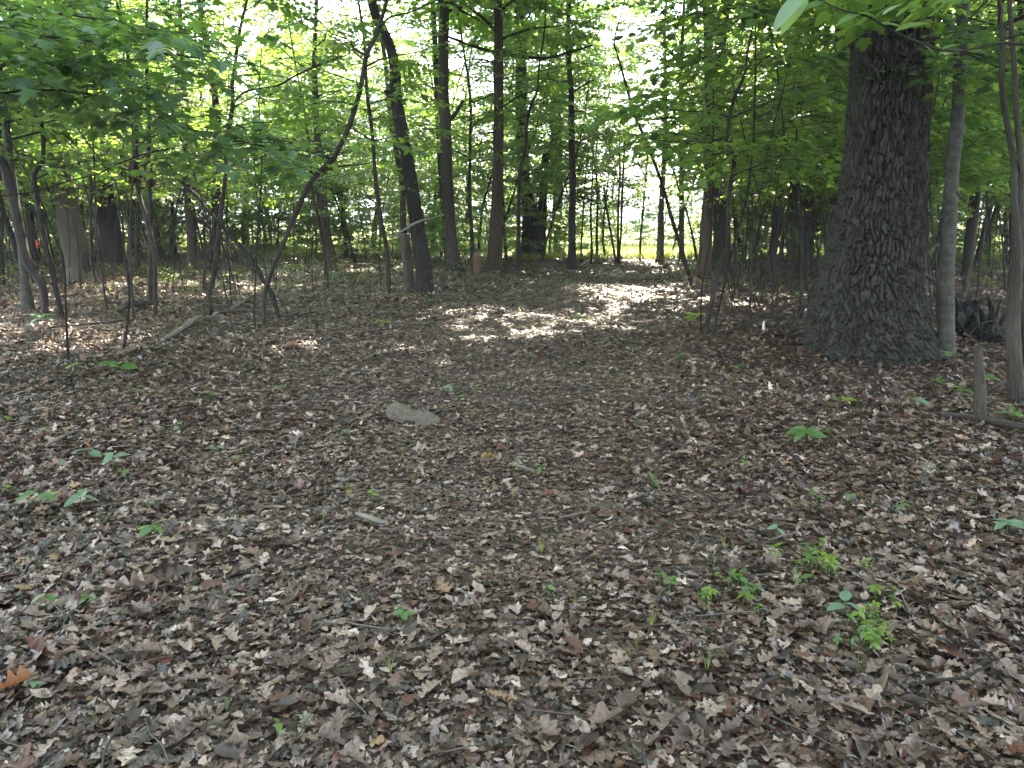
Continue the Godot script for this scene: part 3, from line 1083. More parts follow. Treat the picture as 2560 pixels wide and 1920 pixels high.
	limb(t, [1242, 133, 9, 1175, 113, 8, 1129, 95, 6, 1100, 84, 4], "dark", 0.8)
	limb(t, [1250, 135, 9, 1309, 142, 8, 1367, 145, 8, 1425, 130, 6, 1482, 113, 4], "dark", 1.2)
	limb(t, [1242, 160, 5, 1200, 148, 4, 1160, 150, 3], "dark", 0.5)
	for q in [[1255, 268, 5, 1300, 240, 4, 1340, 225, 2], [1237, 232, 4, 1200, 250, 3, 1160, 262, 2], [1236, 286, 4, 1200, 300, 3, 1170, 330, 2], [1256, 200, 4, 1290, 190, 3, 1330, 200, 2], [1236, 330, 4, 1205, 345, 3, 1196, 420, 2]]:
		limb(t, q, "twig", rnd(-1.0, 1.0), "dead_branch")
	tree("path_sapling", "thin brown sapling on the path edge next to the cedar trunk", [1293, 678, 13, 1296, 602, 11, 1297, 516, 10, 1299, 443, 9, 1312, 376, 8, 1318, 304, 8, 1329, 260, 7, 1344, 226, 6, 1347, 174, 5], "sapling", 7.5, "sapling")
	t = tree("double_tree", "massive dark double trunk with vines, splitting above its base", [1332, 646, 60, 1332, 600, 56, 1330, 560, 48, 1322, 516, 32, 1312, 458, 30, 1307, 380, 30, 1303, 260, 30, 1303, 202, 29, 1300, 60, 26], "dark", 15.0, "canopy", "", "the massive dark double trunk")
	limb(t, [1345, 646, 40, 1350, 590, 34, 1355, 530, 25, 1358, 472, 23, 1364, 400, 22, 1368, 384, 20], "dark", -0.3, "second_stem")
	for q in [[1320, 655, 4, 1330, 600, 4, 1318, 540, 3], [1345, 655, 4, 1338, 610, 3, 1352, 560, 3], [1312, 640, 3, 1318, 590, 3, 1330, 560, 3]]:
		limb(t, q, "sapling", 0.45, "vine")
	tree("grey_tree", "grey trunk between the dark double trunk and the black straight one", [1396, 640, 24, 1394, 545, 22, 1396, 501, 22, 1392, 350, 23, 1387, 159, 22, 1385, 60, 20], "cherry", 14.0, "canopy")
	tree("black_pole_tree", "straight black pole-like trunk standing at the path side", [1429, 675, 22, 1430, 620, 19, 1430, 574, 18, 1432, 458, 16, 1430, 405, 16, 1429, 318, 15, 1428, 231, 14, 1425, 188, 13, 1420, 90, 12], "dark", 12.0, "young", "", "the straight black pole trunk")
	# beyond the end of the path
	t = tree("three_stem_tree", "slender tree of three stems from one foot before the bright field", [1545, 657, 7, 1545, 574, 6, 1546, 516, 5, 1550, 430, 5], "sapling", 5.0, "sapling")
	limb(t, [1540, 657, 7, 1526, 574, 6, 1516, 516, 6, 1510, 460, 4], "sapling", 0.1, "stem")
	limb(t, [1548, 657, 7, 1549, 620, 6, 1553, 574, 6, 1555, 487, 6, 1559, 414, 5, 1562, 350, 4], "sapling", -0.1, "stem")
	for q in [[1600, 650, 6, 1601, 597, 6, 1605, 556, 5, 1613, 458, 5, 1618, 400, 4], [1478, 660, 6, 1479, 600, 6, 1477, 540, 5, 1480, 460, 4], [1513, 650, 6, 1508, 600, 6, 1510, 540, 5, 1520, 450, 4], [1493, 652, 7, 1492, 580, 6, 1494, 500, 6, 1490, 420, 5], [1452, 655, 5, 1455, 580, 4, 1460, 500, 4]]:
		tree("edge_sapling", "single thin sapling stem standing against the bright field", q, "sapling", 5.0, "sapling", "thin stems at the end of the path")
	tree("edge_tree", "pale grey trunk against the bright field at the end of the path", [1650, 652, 19, 1652, 574, 16, 1653, 516, 15, 1658, 440, 13, 1662, 362, 12, 1664, 250, 11], "pale", 11.0, "young", "", "the pale trunk before the field")
	tree("edge_tree", "darker grey trunk beside the leaning saplings at the bright field's edge", [1704, 658, 15, 1704, 574, 13, 1704, 472, 12, 1704, 333, 12, 1702, 220, 11], "cherry", 11.0, "young")
	# right of the path
	tree("slanting_sapling", "long dark sapling slanting from the red-brown trunk over the path", [1731, 715, 10, 1714, 660, 10, 1697, 602, 9, 1679, 545, 9, 1659, 472, 9, 1641, 420, 8, 1627, 382, 8, 1604, 327, 8, 1584, 283, 8, 1569, 226, 7, 1558, 188, 6, 1546, 145, 5, 1535, 107, 5, 1543, 69, 4], "dark", 6.2, "bare")
	tree("slanting_sapling", "thinner dark sapling slanting alongside the long one", [1742, 655, 6, 1740, 637, 6, 1731, 588, 6, 1717, 530, 5, 1699, 481, 5, 1685, 429, 5, 1665, 380, 4, 1650, 356, 4, 1625, 310, 3], "dark", 5.0, "bare")
	t = tree("red_brown_tree", "red-brown stringy-barked trunk on the path side with broken limb", [1757, 721, 44, 1760, 690, 36, 1763, 660, 32, 1766, 574, 30, 1772, 487, 27, 1775, 400, 27, 1776, 333, 27, 1775, 260, 23, 1772, 174, 21, 1769, 80, 20], "cedar", 15.0, "broad", "", "the stringy red-brown trunk")
	limb(t, [1785, 392, 13, 1815, 368, 12, 1853, 344, 11], "cedar", -0.2)
	limb(t, [1760, 315, 7, 1725, 304, 6, 1685, 295, 6, 1636, 298, 4, 1600, 300, 3], "dark", 0.8)
	limb(t, [1762, 150, 6, 1738, 135, 5, 1710, 120, 3], "dark", 0.3)
	for q in [[1790, 300, 5, 1830, 290, 4, 1880, 300, 2], [1762, 250, 4, 1720, 240, 3, 1670, 250, 2], [1764, 200, 4, 1720, 180, 3, 1660, 190, 2], [1788, 220, 4, 1830, 200, 3, 1870, 190, 2], [1762, 360, 4, 1720, 350, 3, 1690, 370, 2], [1786, 440, 4, 1830, 420, 3, 1890, 440, 2], [1788, 470, 3, 1840, 470, 3, 1900, 500, 2]]:
		limb(t, q, "twig", rnd(-1.2, 1.2), "dead_branch")
	tree("shadow_tree", "thick dark trunk standing behind the red-brown stringy-barked one", [1798, 680, 46, 1801, 602, 38, 1801, 530, 34, 1799, 400, 32, 1796, 250, 30], "dark", 14.0, "canopy", "", "the thick shadowed trunk")
	tree("wavy_sapling", "wavy grey sapling in front of the red-brown trunk", [1760, 850, 10, 1769, 805, 11, 1778, 762, 11, 1789, 704, 12, 1812, 631, 11, 1821, 588, 11, 1820, 516, 10, 1827, 458, 10, 1836, 408, 9, 1830, 379, 9, 1818, 355, 9, 1821, 318, 9, 1827, 275, 9, 1841, 231, 9, 1856, 202, 8, 1866, 160, 6, 1872, 110, 5], "sapling", 4.6, "sapling")
	tree("thin_sapling", "thin straight dark sapling just beside the wavy grey one", [1783, 842, 6, 1809, 718, 6, 1830, 631, 6, 1850, 559, 5, 1867, 495, 5, 1876, 429, 5, 1884, 340, 4], "dark", 4.4, "sapling")
	tree("thin_sapling", "very thin whip of a sapling before the red-brown trunk", [1752, 838, 4, 1754, 733, 4, 1765, 660, 4, 1775, 602, 3, 1780, 520, 3], "dark", 3.0, "bare")
	t = tree("curved_tree", "dark red-brown trunk half hidden behind the huge oak", [2085, 716, 58, 2096, 690, 54, 2102, 640, 52, 2104, 560, 52, 2104, 450, 50, 2108, 289, 48, 2112, 87, 46], "cedar", 14.0, "canopy", "", "the trunk behind the oak")
	limb(t, [2075, 690, 20, 2055, 700, 16, 2036, 717, 12], "cedar", 0.3, "root")
	tree("oak_side_tree", "brown trunk showing just past the huge oak's far flank", [2310, 730, 16, 2310, 602, 14, 2308, 500, 13, 2306, 400, 12], "cherry", 9.0, "young")
	t = tree("grey_young_tree", "smooth grey young tree standing beside the huge oak", [2363, 888, 35, 2365, 840, 35, 2365, 780, 35, 2366, 702, 33, 2371, 602, 33, 2376, 501, 32, 2382, 400, 31, 2392, 318, 31, 2397, 231, 29, 2400, 145, 29, 2406, 58, 27, 2409, 0, 26], "smooth", 10.0, "young", "", "the smooth grey young tree")
	limb(t, [2396, 80, 6, 2440, 30, 5, 2480, -10, 4], "smooth", 0.2)
	t = tree("split_tree", "old split trunk with two stems and a hollow foot", [2543, 1012, 40, 2536, 900, 36, 2532, 800, 34, 2538, 690, 28, 2541, 610, 22, 2536, 510, 16, 2534, 440, 14, 2536, 419, 14, 2525, 347, 14, 2510, 260, 14, 2504, 202, 13, 2507, 87, 13, 2499, 0, 12], "snag", 7.0, "young")
	limb(t, [2575, 980, 26, 2568, 850, 24, 2556, 740, 20, 2549, 640, 16, 2552, 500, 14, 2552, 400, 14, 2542, 289, 13, 2536, 174, 12, 2525, 29, 11, 2522, -40, 10], "snag", -0.1, "second_stem")
	limb(t, [2535, 640, 4, 2490, 560, 4, 2430, 520, 3, 2390, 480, 3], "sapling", -0.3)
	tree("far_side_tree", "slim brown tree beyond the black stump, leaning", [2411, 735, 15, 2420, 680, 14, 2429, 627, 14, 2442, 516, 13, 2450, 430, 12, 2464, 347, 11, 2478, 246, 10, 2488, 150, 9], "cherry", 9.0, "young", "", "the slim tree beyond the black stump")
	tree("corner_tree", "dark stem at the wood's side beyond the split trunk", [2560, 760, 14, 2562, 560, 13, 2568, 300, 13, 2556, 120, 12, 2550, 0, 12], "dark", 9.0, "young")
	for q in [[1600 + 420, 700, 7, 2020, 620, 7, 2014, 540, 6, 1995, 470, 6, 1985, 420, 5], [1975, 725, 7, 1972, 640, 7, 1960, 560, 6, 1945, 480, 5, 1930, 430, 4], [2010, 716, 5, 2003, 600, 5, 1990, 500, 5, 1978, 420, 4], [1900, 735, 5, 1890, 640, 5, 1882, 560, 4, 1880, 470, 4], [1940, 742, 4, 1938, 650, 4, 1946, 560, 4, 1950, 470, 3], [2345, 800, 6, 2342, 690, 6, 2335, 600, 5, 2325, 500, 4], [2440, 760, 5, 2450, 660, 5, 2462, 560, 4, 2470, 480, 4], [2330, 790, 5, 2322, 680, 5, 2318, 560, 4]]:
		tree("brush_sapling", "thin upright brush sapling in the thicket around the huge oak", q, "sapling", 3.6, "sapling", "thin brush stems around the oak")
	for q in [[172, 908, 6, 168, 848, 6, 165, 776, 5, 162, 689, 5, 156, 646, 5, 122, 553, 4, 95, 487, 4, 60, 420, 3], [309, 880, 7, 321, 790, 5, 323, 718, 5, 311, 646, 5, 307, 562, 5, 298, 530, 4, 297, 487, 4, 289, 458, 4, 266, 423, 3]]:
		tree("front_sapling", "knee-thin dark sapling rising from the leaves before the fallen log", q, "dark", 3.0, "bare", "thin stems before the log")

	# the wood goes on beside and behind the eye: its crowns shade the leaves in front
	rng.seed = 405
	for q in [[-9.5, -5.5, 14.5], [-8.0, 3.5, 15.5], [8.5, 2.0, 15.5], [10.5, -8.0, 14.0], [-13.0, -11.0, 15.0], [0.5, 11.0, 15.0], [14.5, -15.0, 15.0]]:
		wood_tree(q[0], q[1], q[2])

	# low leafy maple limbs that reach into the picture
	rng.seed = 411
	t = thing("leafy_maple", at_z(-330, 1060, -6.3) * Vector3(1, 0, 1), "broad-leaved maple whose low dark limbs hang over the thicket", "tree")
	var b := Buf.new()
	var s := smoothline([Vector3(0, -0.1, 0), Vector3(0.05, 1.2, 0.1), Vector3(0.0, 2.6, 0), Vector3(0.1, 4.4, 0.1), Vector3(0.1, 6.0, 0.2)], [0.085, 0.075, 0.065, 0.05, 0.02], 0.2)
	tube(b, s[0], s[1], 14, 0.1, 0.5, true, 3.0)
	part("trunk", b.made(M.smooth), t)
	var lines := [
		[-330, 505, 6.3, 0, 490, 6.6, 87, 478, 6.8, 174, 452, 7.0, 246, 435, 7.1, 289, 412, 7.2, 333, 396, 7.3, 385, 379, 7.4, 477, 367, 7.6],
		[-330, 60, 6.3, 0, 26, 6.4, 72, 26, 6.6, 130, 30, 6.7, 188, 40, 6.8, 270, 52, 7.0, 400, 75, 7.2, 470, 84, 7.4],
		[-330, 260, 6.3, -60, 200, 6.2, 40, 150, 6.3, 150, 150, 6.5, 250, 165, 6.7, 360, 190, 6.8],
		[-330, 300, 6.3, -40, 240, 6.1, 100, 225, 6.4, 220, 235, 6.6, 330, 270, 6.9, 450, 315, 7.1, 560, 345, 7.2, 680, 370, 7.3, 790, 395, 7.4],
		[-330, 160, 6.3, -40, 100, 5.9, 90, 90, 6.0, 240, 105, 6.2, 380, 130, 6.4, 520, 150, 6.6]]
	leafy(t, [lines[0]], 4, ["leaf_c", "leaf_a"], 0.12, 10, 0.3, 0.2)
	leafy(t, [lines[1], lines[2], lines[3], lines[3], lines[4]], 84, ["leaf_c", "leaf_e", "leaf_e", "leaf_a", "leaf_e"], 0.14, 288, 0.42, 0.34)
	t = thing("leafy_maple", at_z(2740, 1060, -7.0) * Vector3(1, 0, 1), "maple reaching long leafy limbs in front of the red-brown trunk", "tree")
	b = Buf.new()
	s = smoothline([Vector3(0, -0.1, 0), Vector3(-0.05, 1.2, 0.1), Vector3(0.0, 2.6, 0), Vector3(-0.1, 4.4, 0.1), Vector3(0.1, 6.0, 0.2)], [0.085, 0.075, 0.065, 0.05, 0.02], 0.2)
	tube(b, s[0], s[1], 14, 0.1, 0.5, true, 5.0)
	part("trunk", b.made(M.smooth), t)
	lines = [
		[2740, 60, 7.0, 2300, -60, 9.4, 2100, -30, 9.8, 1920, 0, 10.0, 1830, 22, 10.2, 1760, 35, 10.4, 1660, 48, 10.6, 1560, 60, 10.8],
		[2740, 140, 7.0, 2300, 20, 9.8, 2110, 70, 10.2, 1990, 110, 10.4, 1900, 150, 10.5, 1800, 200, 10.7],
		[2740, 200, 7.0, 2300, 120, 9.9, 2130, 200, 10.4, 2040, 245, 10.6, 1960, 270, 10.8, 1880, 300, 11.0],
		[2740, 260, 7.0, 2500, 170, 7.4, 2430, 140, 7.6, 2380, 120, 7.8]]
	leafy(t, lines, 90, ["leaf_c", "leaf_a", "leaf_b"], 0.13, 230, 0.5, 0.45)
	# big oval leaves on a twig hanging before the oak
	t = thing("oval_leaf_twig_tree", at_z(2900, 1200, -4.2) * Vector3(1, 0, 1), "tree with big oval leaves on a twig hanging before the oak", "tree")
	b = Buf.new()
	s = smoothline([Vector3(0, -0.1, 0), Vector3(-0.05, 1.2, 0.05), Vector3(0.0, 2.4, 0), Vector3(-0.1, 3.8, 0.1)], [0.06, 0.05, 0.045, 0.02], 0.2)
	tube(b, s[0], s[1], 12, 0.1, 0.25, true, 8.0)
	part("trunk", b.made(M.smooth), t)
	var tw := [2900, 200, 4.2, 2560, 110, 4.2, 2412, 127, 4.2, 2354, 124, 4.15, 2310, 111, 4.1, 2238, 81, 4.05, 2180, 46, 4.0, 2140, 33, 4.0, 2099, 23, 4.0, 2050, 0, 3.95, 1990, -25, 3.9]
	var p := []
	var r := []
	for k in range(0, tw.size(), 3):
		p.append(at_z(tw[k], tw[k + 1], -tw[k + 2]) - t.position)
		r.append(lerpf(0.008, 0.002, k / float(tw.size())))
	s = smoothline(p, r, 0.08)
	b = Buf.new()
	tube(b, s[0], s[1], 6, 0.1, 0.25, true, 8.0)
	part("twig", b.made(M.sapling), t)
	for q in [[2205, 38, 4.0, 2248, 0, "leaf_pale"], [2140, 33, 4.0, 2195, 28, "leaf_b"], [2195, 60, 4.03, 2270, 52, "leaf_b"], [2238, 78, 4.0, 2322, 36, "leaf_b"], [2150, 34, 4.0, 2092, 46, "leaf_a"], [2010, -15, 3.9, 1926, 56, "leaf_pale"], [2020, -8, 3.95, 1945, 66, "leaf_b"], [2354, 124, 4.1, 2400, 100, "leaf_a"], [2412, 127, 4.2, 2468, 118, "leaf_a"], [2060, 4, 3.95, 2000, 12, "leaf_a"], [2300, 110, 4.1, 2350, 128, "leaf_c"]]:
		var a := at_z(q[0], q[1], -q[2]) - t.position
		var e := at_z(q[3], q[4], -q[2] + 0.03) - t.position
		var f := part("leaf", leaf_mesh[q[5] + "_oval"][1], t)
		var x := (e - a)
		var l := x.length()
		x = x.normalized()
		var y := (Vector3(0.15, 1.0, 0.5) - x * x.dot(Vector3(0.15, 1.0, 0.5))).normalized()
		f.transform = Transform3D(Basis(x, y, x.cross(y)).scaled_local(Vector3(l, l, l)), a)


func wood_tree(x: float, z: float, h: float) -> void:
	var o := thing("wood_tree", Vector3(x, height(x, z), z), "tall forest tree with a broad leafy crown shading the near path", "tree", "forest trees round the viewpoint")
	var p := []
	var r := []
	var q := Vector3(0, -0.12, 0)
	for k in 13:
		p.append(q)
		r.append(lerpf(0.2, 0.05, k / 12.0))
		q += Vector3(rnd(-0.12, 0.12), h / 12.0, rnd(-0.12, 0.12))
	var s := smoothline(p, r, 0.4)
	var b := Buf.new()
	tube(b, s[0], s[1], 18, 0.1, 0.5, true, x)
	b.renormal()
	part("trunk", b.made(M.cherry), o)
	crown(o, s[0], s[1], h * 0.45, h * 0.97, 5.8, 32, 10, "canopy", 1.0, 0.35)


func scar(t: Node3D) -> void:
	# a black rotten hollow patch low on the pale trunk
	var b := Buf.new()
	var c := at_z(213, 655, t.position.z + 0.3) - t.position
	var n := 18
	b.v.append(c + Vector3(0, 0, 0.02)); b.n.append(Vector3(0, 0, 1)); b.t.append(Vector2.ZERO)
	for k in n + 1:
		var a := TAU * (k % n) / n
		var r := 1.0 + 0.25 * lump.get_noise_1d((k % n) * 3.1)
		b.v.append(c + Vector3(cos(a) * 0.15 * r, sin(a) * 0.26 * r, -0.03 - 0.05 * absf(cos(a)))); b.n.append(Vector3(cos(a) * 0.3, 0, 1).normalized()); b.t.append(Vector2(cos(a), sin(a)))
	for k in n:
		b.tri(0, 1 + k, 2 + k)
	part("rotten_patch", b.made(M.dark), t)


func dead_bunch(t: Node3D) -> void:
	var set_ := []
	for k in 4:
		var b := Buf.new()
		add_dry(b, 1, rnd(0.5, 1.1), rnd(-0.4, 0.4), rnd(-0.4, 0.4))
		set_.append(b.made(plain(0.05, 0.022, 0.016)))
	for k in 34:
		var at := at_z(rnd(322, 384), 400, t.position.z + rnd(-0.1, 0.15))
		at.y = at_z(350, lerpf(410, 462, rng.randf()), t.position.z).y
		var f := part("dead_leaf", set_[k % 4], t)
		f.transform = Transform3D(Basis.from_euler(Vector3(rnd(-2, 2), rnd(0, TAU), rnd(-2, 2))).scaled(Vector3.ONE * rnd(0.08, 0.14)), at - t.position)


func build_thicket() -> void:
	# young growth that fills the wood between the trees above: a few grown ones, then copies
	var models := []
	var tall := []
	for k in 8:
		models.append(sapling_model(600 + k, [4.2, 4.8, 5.4, 6.2, 4.4, 5.8, 3.6, 4.0][k], [0.018, 0.022, 0.026, 0.032, 0.02, 0.028, 0.012, 0.015][k], [0.9, 1.1, 1.3, 1.5, 1.0, 1.3, 0.9, 1.0][k], [12, 14, 17, 18, 12, 16, 12, 13][k], [6, 7, 7, 8, 6, 7, 6, 6][k], ["bright", "mid", "bright", "mid", "oval", "deep", "bright", "mid"][k], ["short bright-leaved sapling", "slender maple sapling", "tall bright-leaved sapling", "tall bushy sapling", "small-leaved sapling", "deep green sapling", "wispy bright sapling", "thin spreading sapling"][k], "saplings of the thicket", 0.4))
	for k in 4:
		tall.append(sapling_model(640 + k, [8.5, 9.5, 10.5, 8.0][k], [0.05, 0.06, 0.07, 0.045][k], [1.8, 2.0, 2.3, 1.9][k], [25, 27, 29, 23][k], [10, 10, 10, 10][k], ["bright", "mid", "bright", "mid"][k], ["leafy understory tree", "slim understory tree", "tall bright understory tree", "bushy understory tree"][k], "understory trees", 0.27))
	var poles := []
	for k in 4:
		poles.append(sapling_model(680 + k, [11.0, 12.0, 10.5, 11.5][k], [0.085, 0.13, 0.065, 0.11][k], [2.2, 2.6, 2.0, 2.4][k], [14, 16, 14, 14][k], [6, 6, 6, 6][k], ["mid", "bright", "mid", "bright"][k], ["slim dark pole tree", "stout dark forest trunk", "thin straight pole tree", "dark straight trunk"][k], "straight trunks deeper in the wood", 0.46))
	rng.seed = 690
	var taken := []
	var turns := 0
	while taken.size() < 74 and turns < 4000:
		turns += 1
		var d := rnd(16.0, 38.0)
		var x := rnd(-0.84, 0.8) * d
		if absf(x - path_x(d)) < 3.2 or (d > 22.0 and x / d > 0.06 and x / d < 0.24):
			continue
		var clear := true
		for l in landmarks:
			var c: Vector2 = l[0]
			if -c.y > d and absf(x / d - c.x / -c.y) * d < 0.5:
				clear = false
		for q in taken:
			if q.distance_to(Vector2(x, -d)) < 1.4:
				clear = false
		if clear and not shades(x, d, 11.0):
			taken.append(Vector2(x, -d))
			place(poles[taken.size() % 4], taken[-1])
	rng.seed = 700
	var spots := []
	var tries := 0
	while spots.size() < 235 and tries < 6000:
		tries += 1
		var d := rnd(13.5, 40.0)
		var x := rnd(-0.86, 0.82) * d
		var off := x - path_x(d)
		if absf(off) < 2.9 + 0.02 * d:
			continue
		if x > 0.0 and d > 34.0 or absf(x) / d < 0.25 and d < 18.0:
			continue
		if x < 0.0 and d < 17.0 and rng.randf() < 0.6:
			continue
		var ok := true
		if d > 24.0 and x / d > 0.075 and x / d < 0.24:
			continue
		for l in landmarks:
			var c: Vector2 = l[0]
			if -c.y > d and absf(x / d - c.x / -c.y) * d < 1.0:
				ok = false
		for q in spots:
			if Vector2(q.x - x, q.y + d).length() < 1.1:
				ok = false
				break
		if ok and not shades(x, d, 5.0):
			spots.append(Vector2(x, -d))
	var k := 0
	for q in spots:
		var big: bool = -q.y > 18.0 and k % 5 < 2
		var src: Node3D = tall[(k / 2) % 4] if big else models[k % 8]
		place(src, q)
		k += 1
	for q in [[2.4, -31.5], [6.9, -34.0], [8.4, -31.0], [9.5, -33.0], [0.6, -32.0], [2.0, -35.5], [-1.2, -29.0], [-2.8, -31.0], [10.8, -29.5], [1.0, -26.5], [8.6, -27.5], [-1.3, -25.0], [8.2, -24.0], [10.0, -26.0], [-0.2, -29.0]]:
		place(tall[k % 4], Vector2(q[0], q[1]))
		k += 1
	# bare thin whips between the near saplings
	var whips := []
	for j in 4:
		whips.append(sapling_model(670 + j, [3.4, 4.2, 5.0, 3.8][j], [0.011, 0.014, 0.017, 0.012][j], [0.7, 0.8, 0.9, 0.7][j], [7, 8, 9, 7][j], 2, ["oval", "mid", "oval", "bright"][j], ["bare thin whip sapling", "tall bare whip sapling", "crooked whip sapling", "leaning whip sapling"][j], "thin whips between the saplings", 0.45))
	rng.seed = 706
	var whip_at := 0
	for j in 400:
		var d := rnd(9.5, 22.0)
		var x := rnd(-0.72, 0.7) * d
		if absf(x - path_x(d)) < 2.7 or whip_at >= 64 or (x > 2.4 and x < 5.4 and d < 9.8):
			continue
		place(whips[whip_at % 4], Vector2(x, -d))
		whip_at += 1
	for j in 26:
		var d := rnd(10.5, 19.0)
		place(whips[j % 4], Vector2(path_x(d) + rnd(3.0, 3.4 + 0.25 * d), -d))
	# the same young growth behind the eye, which keeps the low sky there from lighting the trunks
	rng.seed = 708
	for j in 26:
		var x := -15.0 + (j % 13) * 2.5 + rnd(-0.8, 0.8)
		var z := 4.0 + (j / 13) * 3.5 + rnd(-0.8, 0.8)
		place(tall[j % 4], Vector2(x, z))
	# bushes along the edge of the wood
	rng.seed = 710
	var bushes := []
	for j in 3:
		bushes.append(sapling_model(660 + j, [2.6, 3.2, 2.2][j], 0.02, [1.1, 1.3, 1.0][j], [20, 22, 18][j], [7, 8, 7][j], ["bright", "mid", "oval"][j], ["low bright bush", "dense green bush", "small-leaved bush"][j], "bushes along the wood's edge", 0.1))
	rng.seed = 712
	for j in 64:
		var x := -31.0 + j * 0.95 + rnd(-0.5, 0.5)
		var d := rnd(34.5, 39.5) if x < -1.0 else rnd(29.5, 34.0)
		if x > 3.2 and x < 7.6:
			d = rnd(33.0, 36.0)
			continue
		place(bushes[j % 3], Vector2(x, -d))
	for j in 52:
		var x := -26.0 + j * 0.95 + rnd(-0.4, 0.4)
		var d := rnd(27.0, 33.0) if x < -2.0 else rnd(25.5, 29.5)
		if absf(x - path_x(d)) < 3.4:
			continue
		place(bushes[j % 3], Vector2(x, -d))
	for j in 30:
		place(bushes[j % 3], Vector2(-6.0 + j * 0.95 + rnd(-0.4, 0.4), -rnd(42.5, 46.0)))
	# the far side of the field: a line of trees
	rng.seed = 720
	for j in 68:
		var x := -48.0 + j * 1.45 + rnd(-0.7, 0.7)
		var c: Node3D = tall[j % 4].duplicate()
		c.name = numbered("field_edge_tree")
		add_child(c)
		tag(c, "distant leafy tree on the far side of the bright field", "tree", "trees across the field")
		var s := rnd(0.95, 1.35)
		c.transform = Transform3D(Basis(Vector3.UP, rnd(0, TAU)).scaled(Vector3(s * 1.15, s, s * 1.15)), Vector3(x, 0.1, -49.0 + rnd(-4, 4)))
	# undergrowth: knee-high seedlings too many to count
	rng.seed = 740
	var leafy_bits := []
	for j in 8000:
		var d := rnd(11.0, 38.0)
		var x := rnd(-0.8, 0.78) * d
		var off := absf(x - path_x(d))
		if off < 2.4 or rng.randf() > clampf((d - 9.0) / 20.0, 0.05, 1.0) or wave.get_noise_2d(x * 1.3 + 9.0, d * 1.3) < -0.05:
			continue
		var s := rnd(0.35, 0.8)
		leafy_bits.append(Transform3D(Basis(Vector3.UP, rnd(0, TAU)) * Basis(Vector3.BACK, rnd(0.0, 0.7)).scaled(Vector3(s, s, s)), Vector3(x, height(x, -d) + rnd(0.04, 0.3), -d)))
	var u := scatter("undergrowth", sprays["wispy"][0], leafy_bits, self)
	tag(u, "low green seedlings covering the ground under the thicket", "undergrowth", "", "stuff")
	for src in models + tall:
		if not src.has_meta("placed"):
			place(src, Vector2(-9.0 - rnd(0, 8), -rnd(22, 30)))


func shades(x: float, d: float, h: float) -> bool:
	for u in [0.42, 0.55, 0.7, 0.85, 1.0]:
		if sunlit(Vector3(x, h * u, -d), 1.1):
			return true
	return false


func place(src: Node3D, q: Vector2) -> void:
	var c := src
	if src.has_meta("placed"):
		c = src.duplicate()
		c.name = numbered(String(src.name).rstrip("0123456789").trim_suffix("_"))
		add_child(c)
	src.set_meta("placed", true)
	var near := ""
	var best := 1e9
	for l in landmarks:
		var d: float = (l[0] as Vector2).distance_to(q)
		if d < best:
			best = d
			near = l[1]
	if q.y > 0.0:
		c.set_meta("label", "%s in the wood behind the viewpoint" % src.get_meta("look"))
	else:
		c.set_meta("label", "%s %s %s" % [src.get_meta("look"), "close by" if best < 2.5 else "in the growth beyond", near])
	var s := rnd(0.85, 1.2)
	c.transform = Transform3D(Basis(Vector3.UP, rnd(0, TAU)).scaled(Vector3.ONE * s), Vector3(q.x, height(q.x, q.y), q.y))


func stick(called: String, label: String, flat: Array, mat: String, category := "branch", lift := 0.5, group := "") -> Node3D:
	# a branch lying on the leaves: each pixel is a point on the ground
	var p := []
	var r := []
	for k in range(0, flat.size(), 3):
		var g := ground(flat[k], flat[k + 1])
		var rr := metres(flat[k + 2], g) * 0.5
		p.append(g + Vector3.UP * (rr * lift + 0.055))
		r.append(rr)
	var at: Vector3 = p[0]
	for k in p.size():
		p[k] -= at
	var s := smoothline(p, r, 0.08)
	var b := Buf.new()
	tube(b, s[0], s[1], 10, 0.14, 0.25, true, flat[0])
	b.renormal()
	return solo(called, b.made(M[mat]), at, label, category, group)


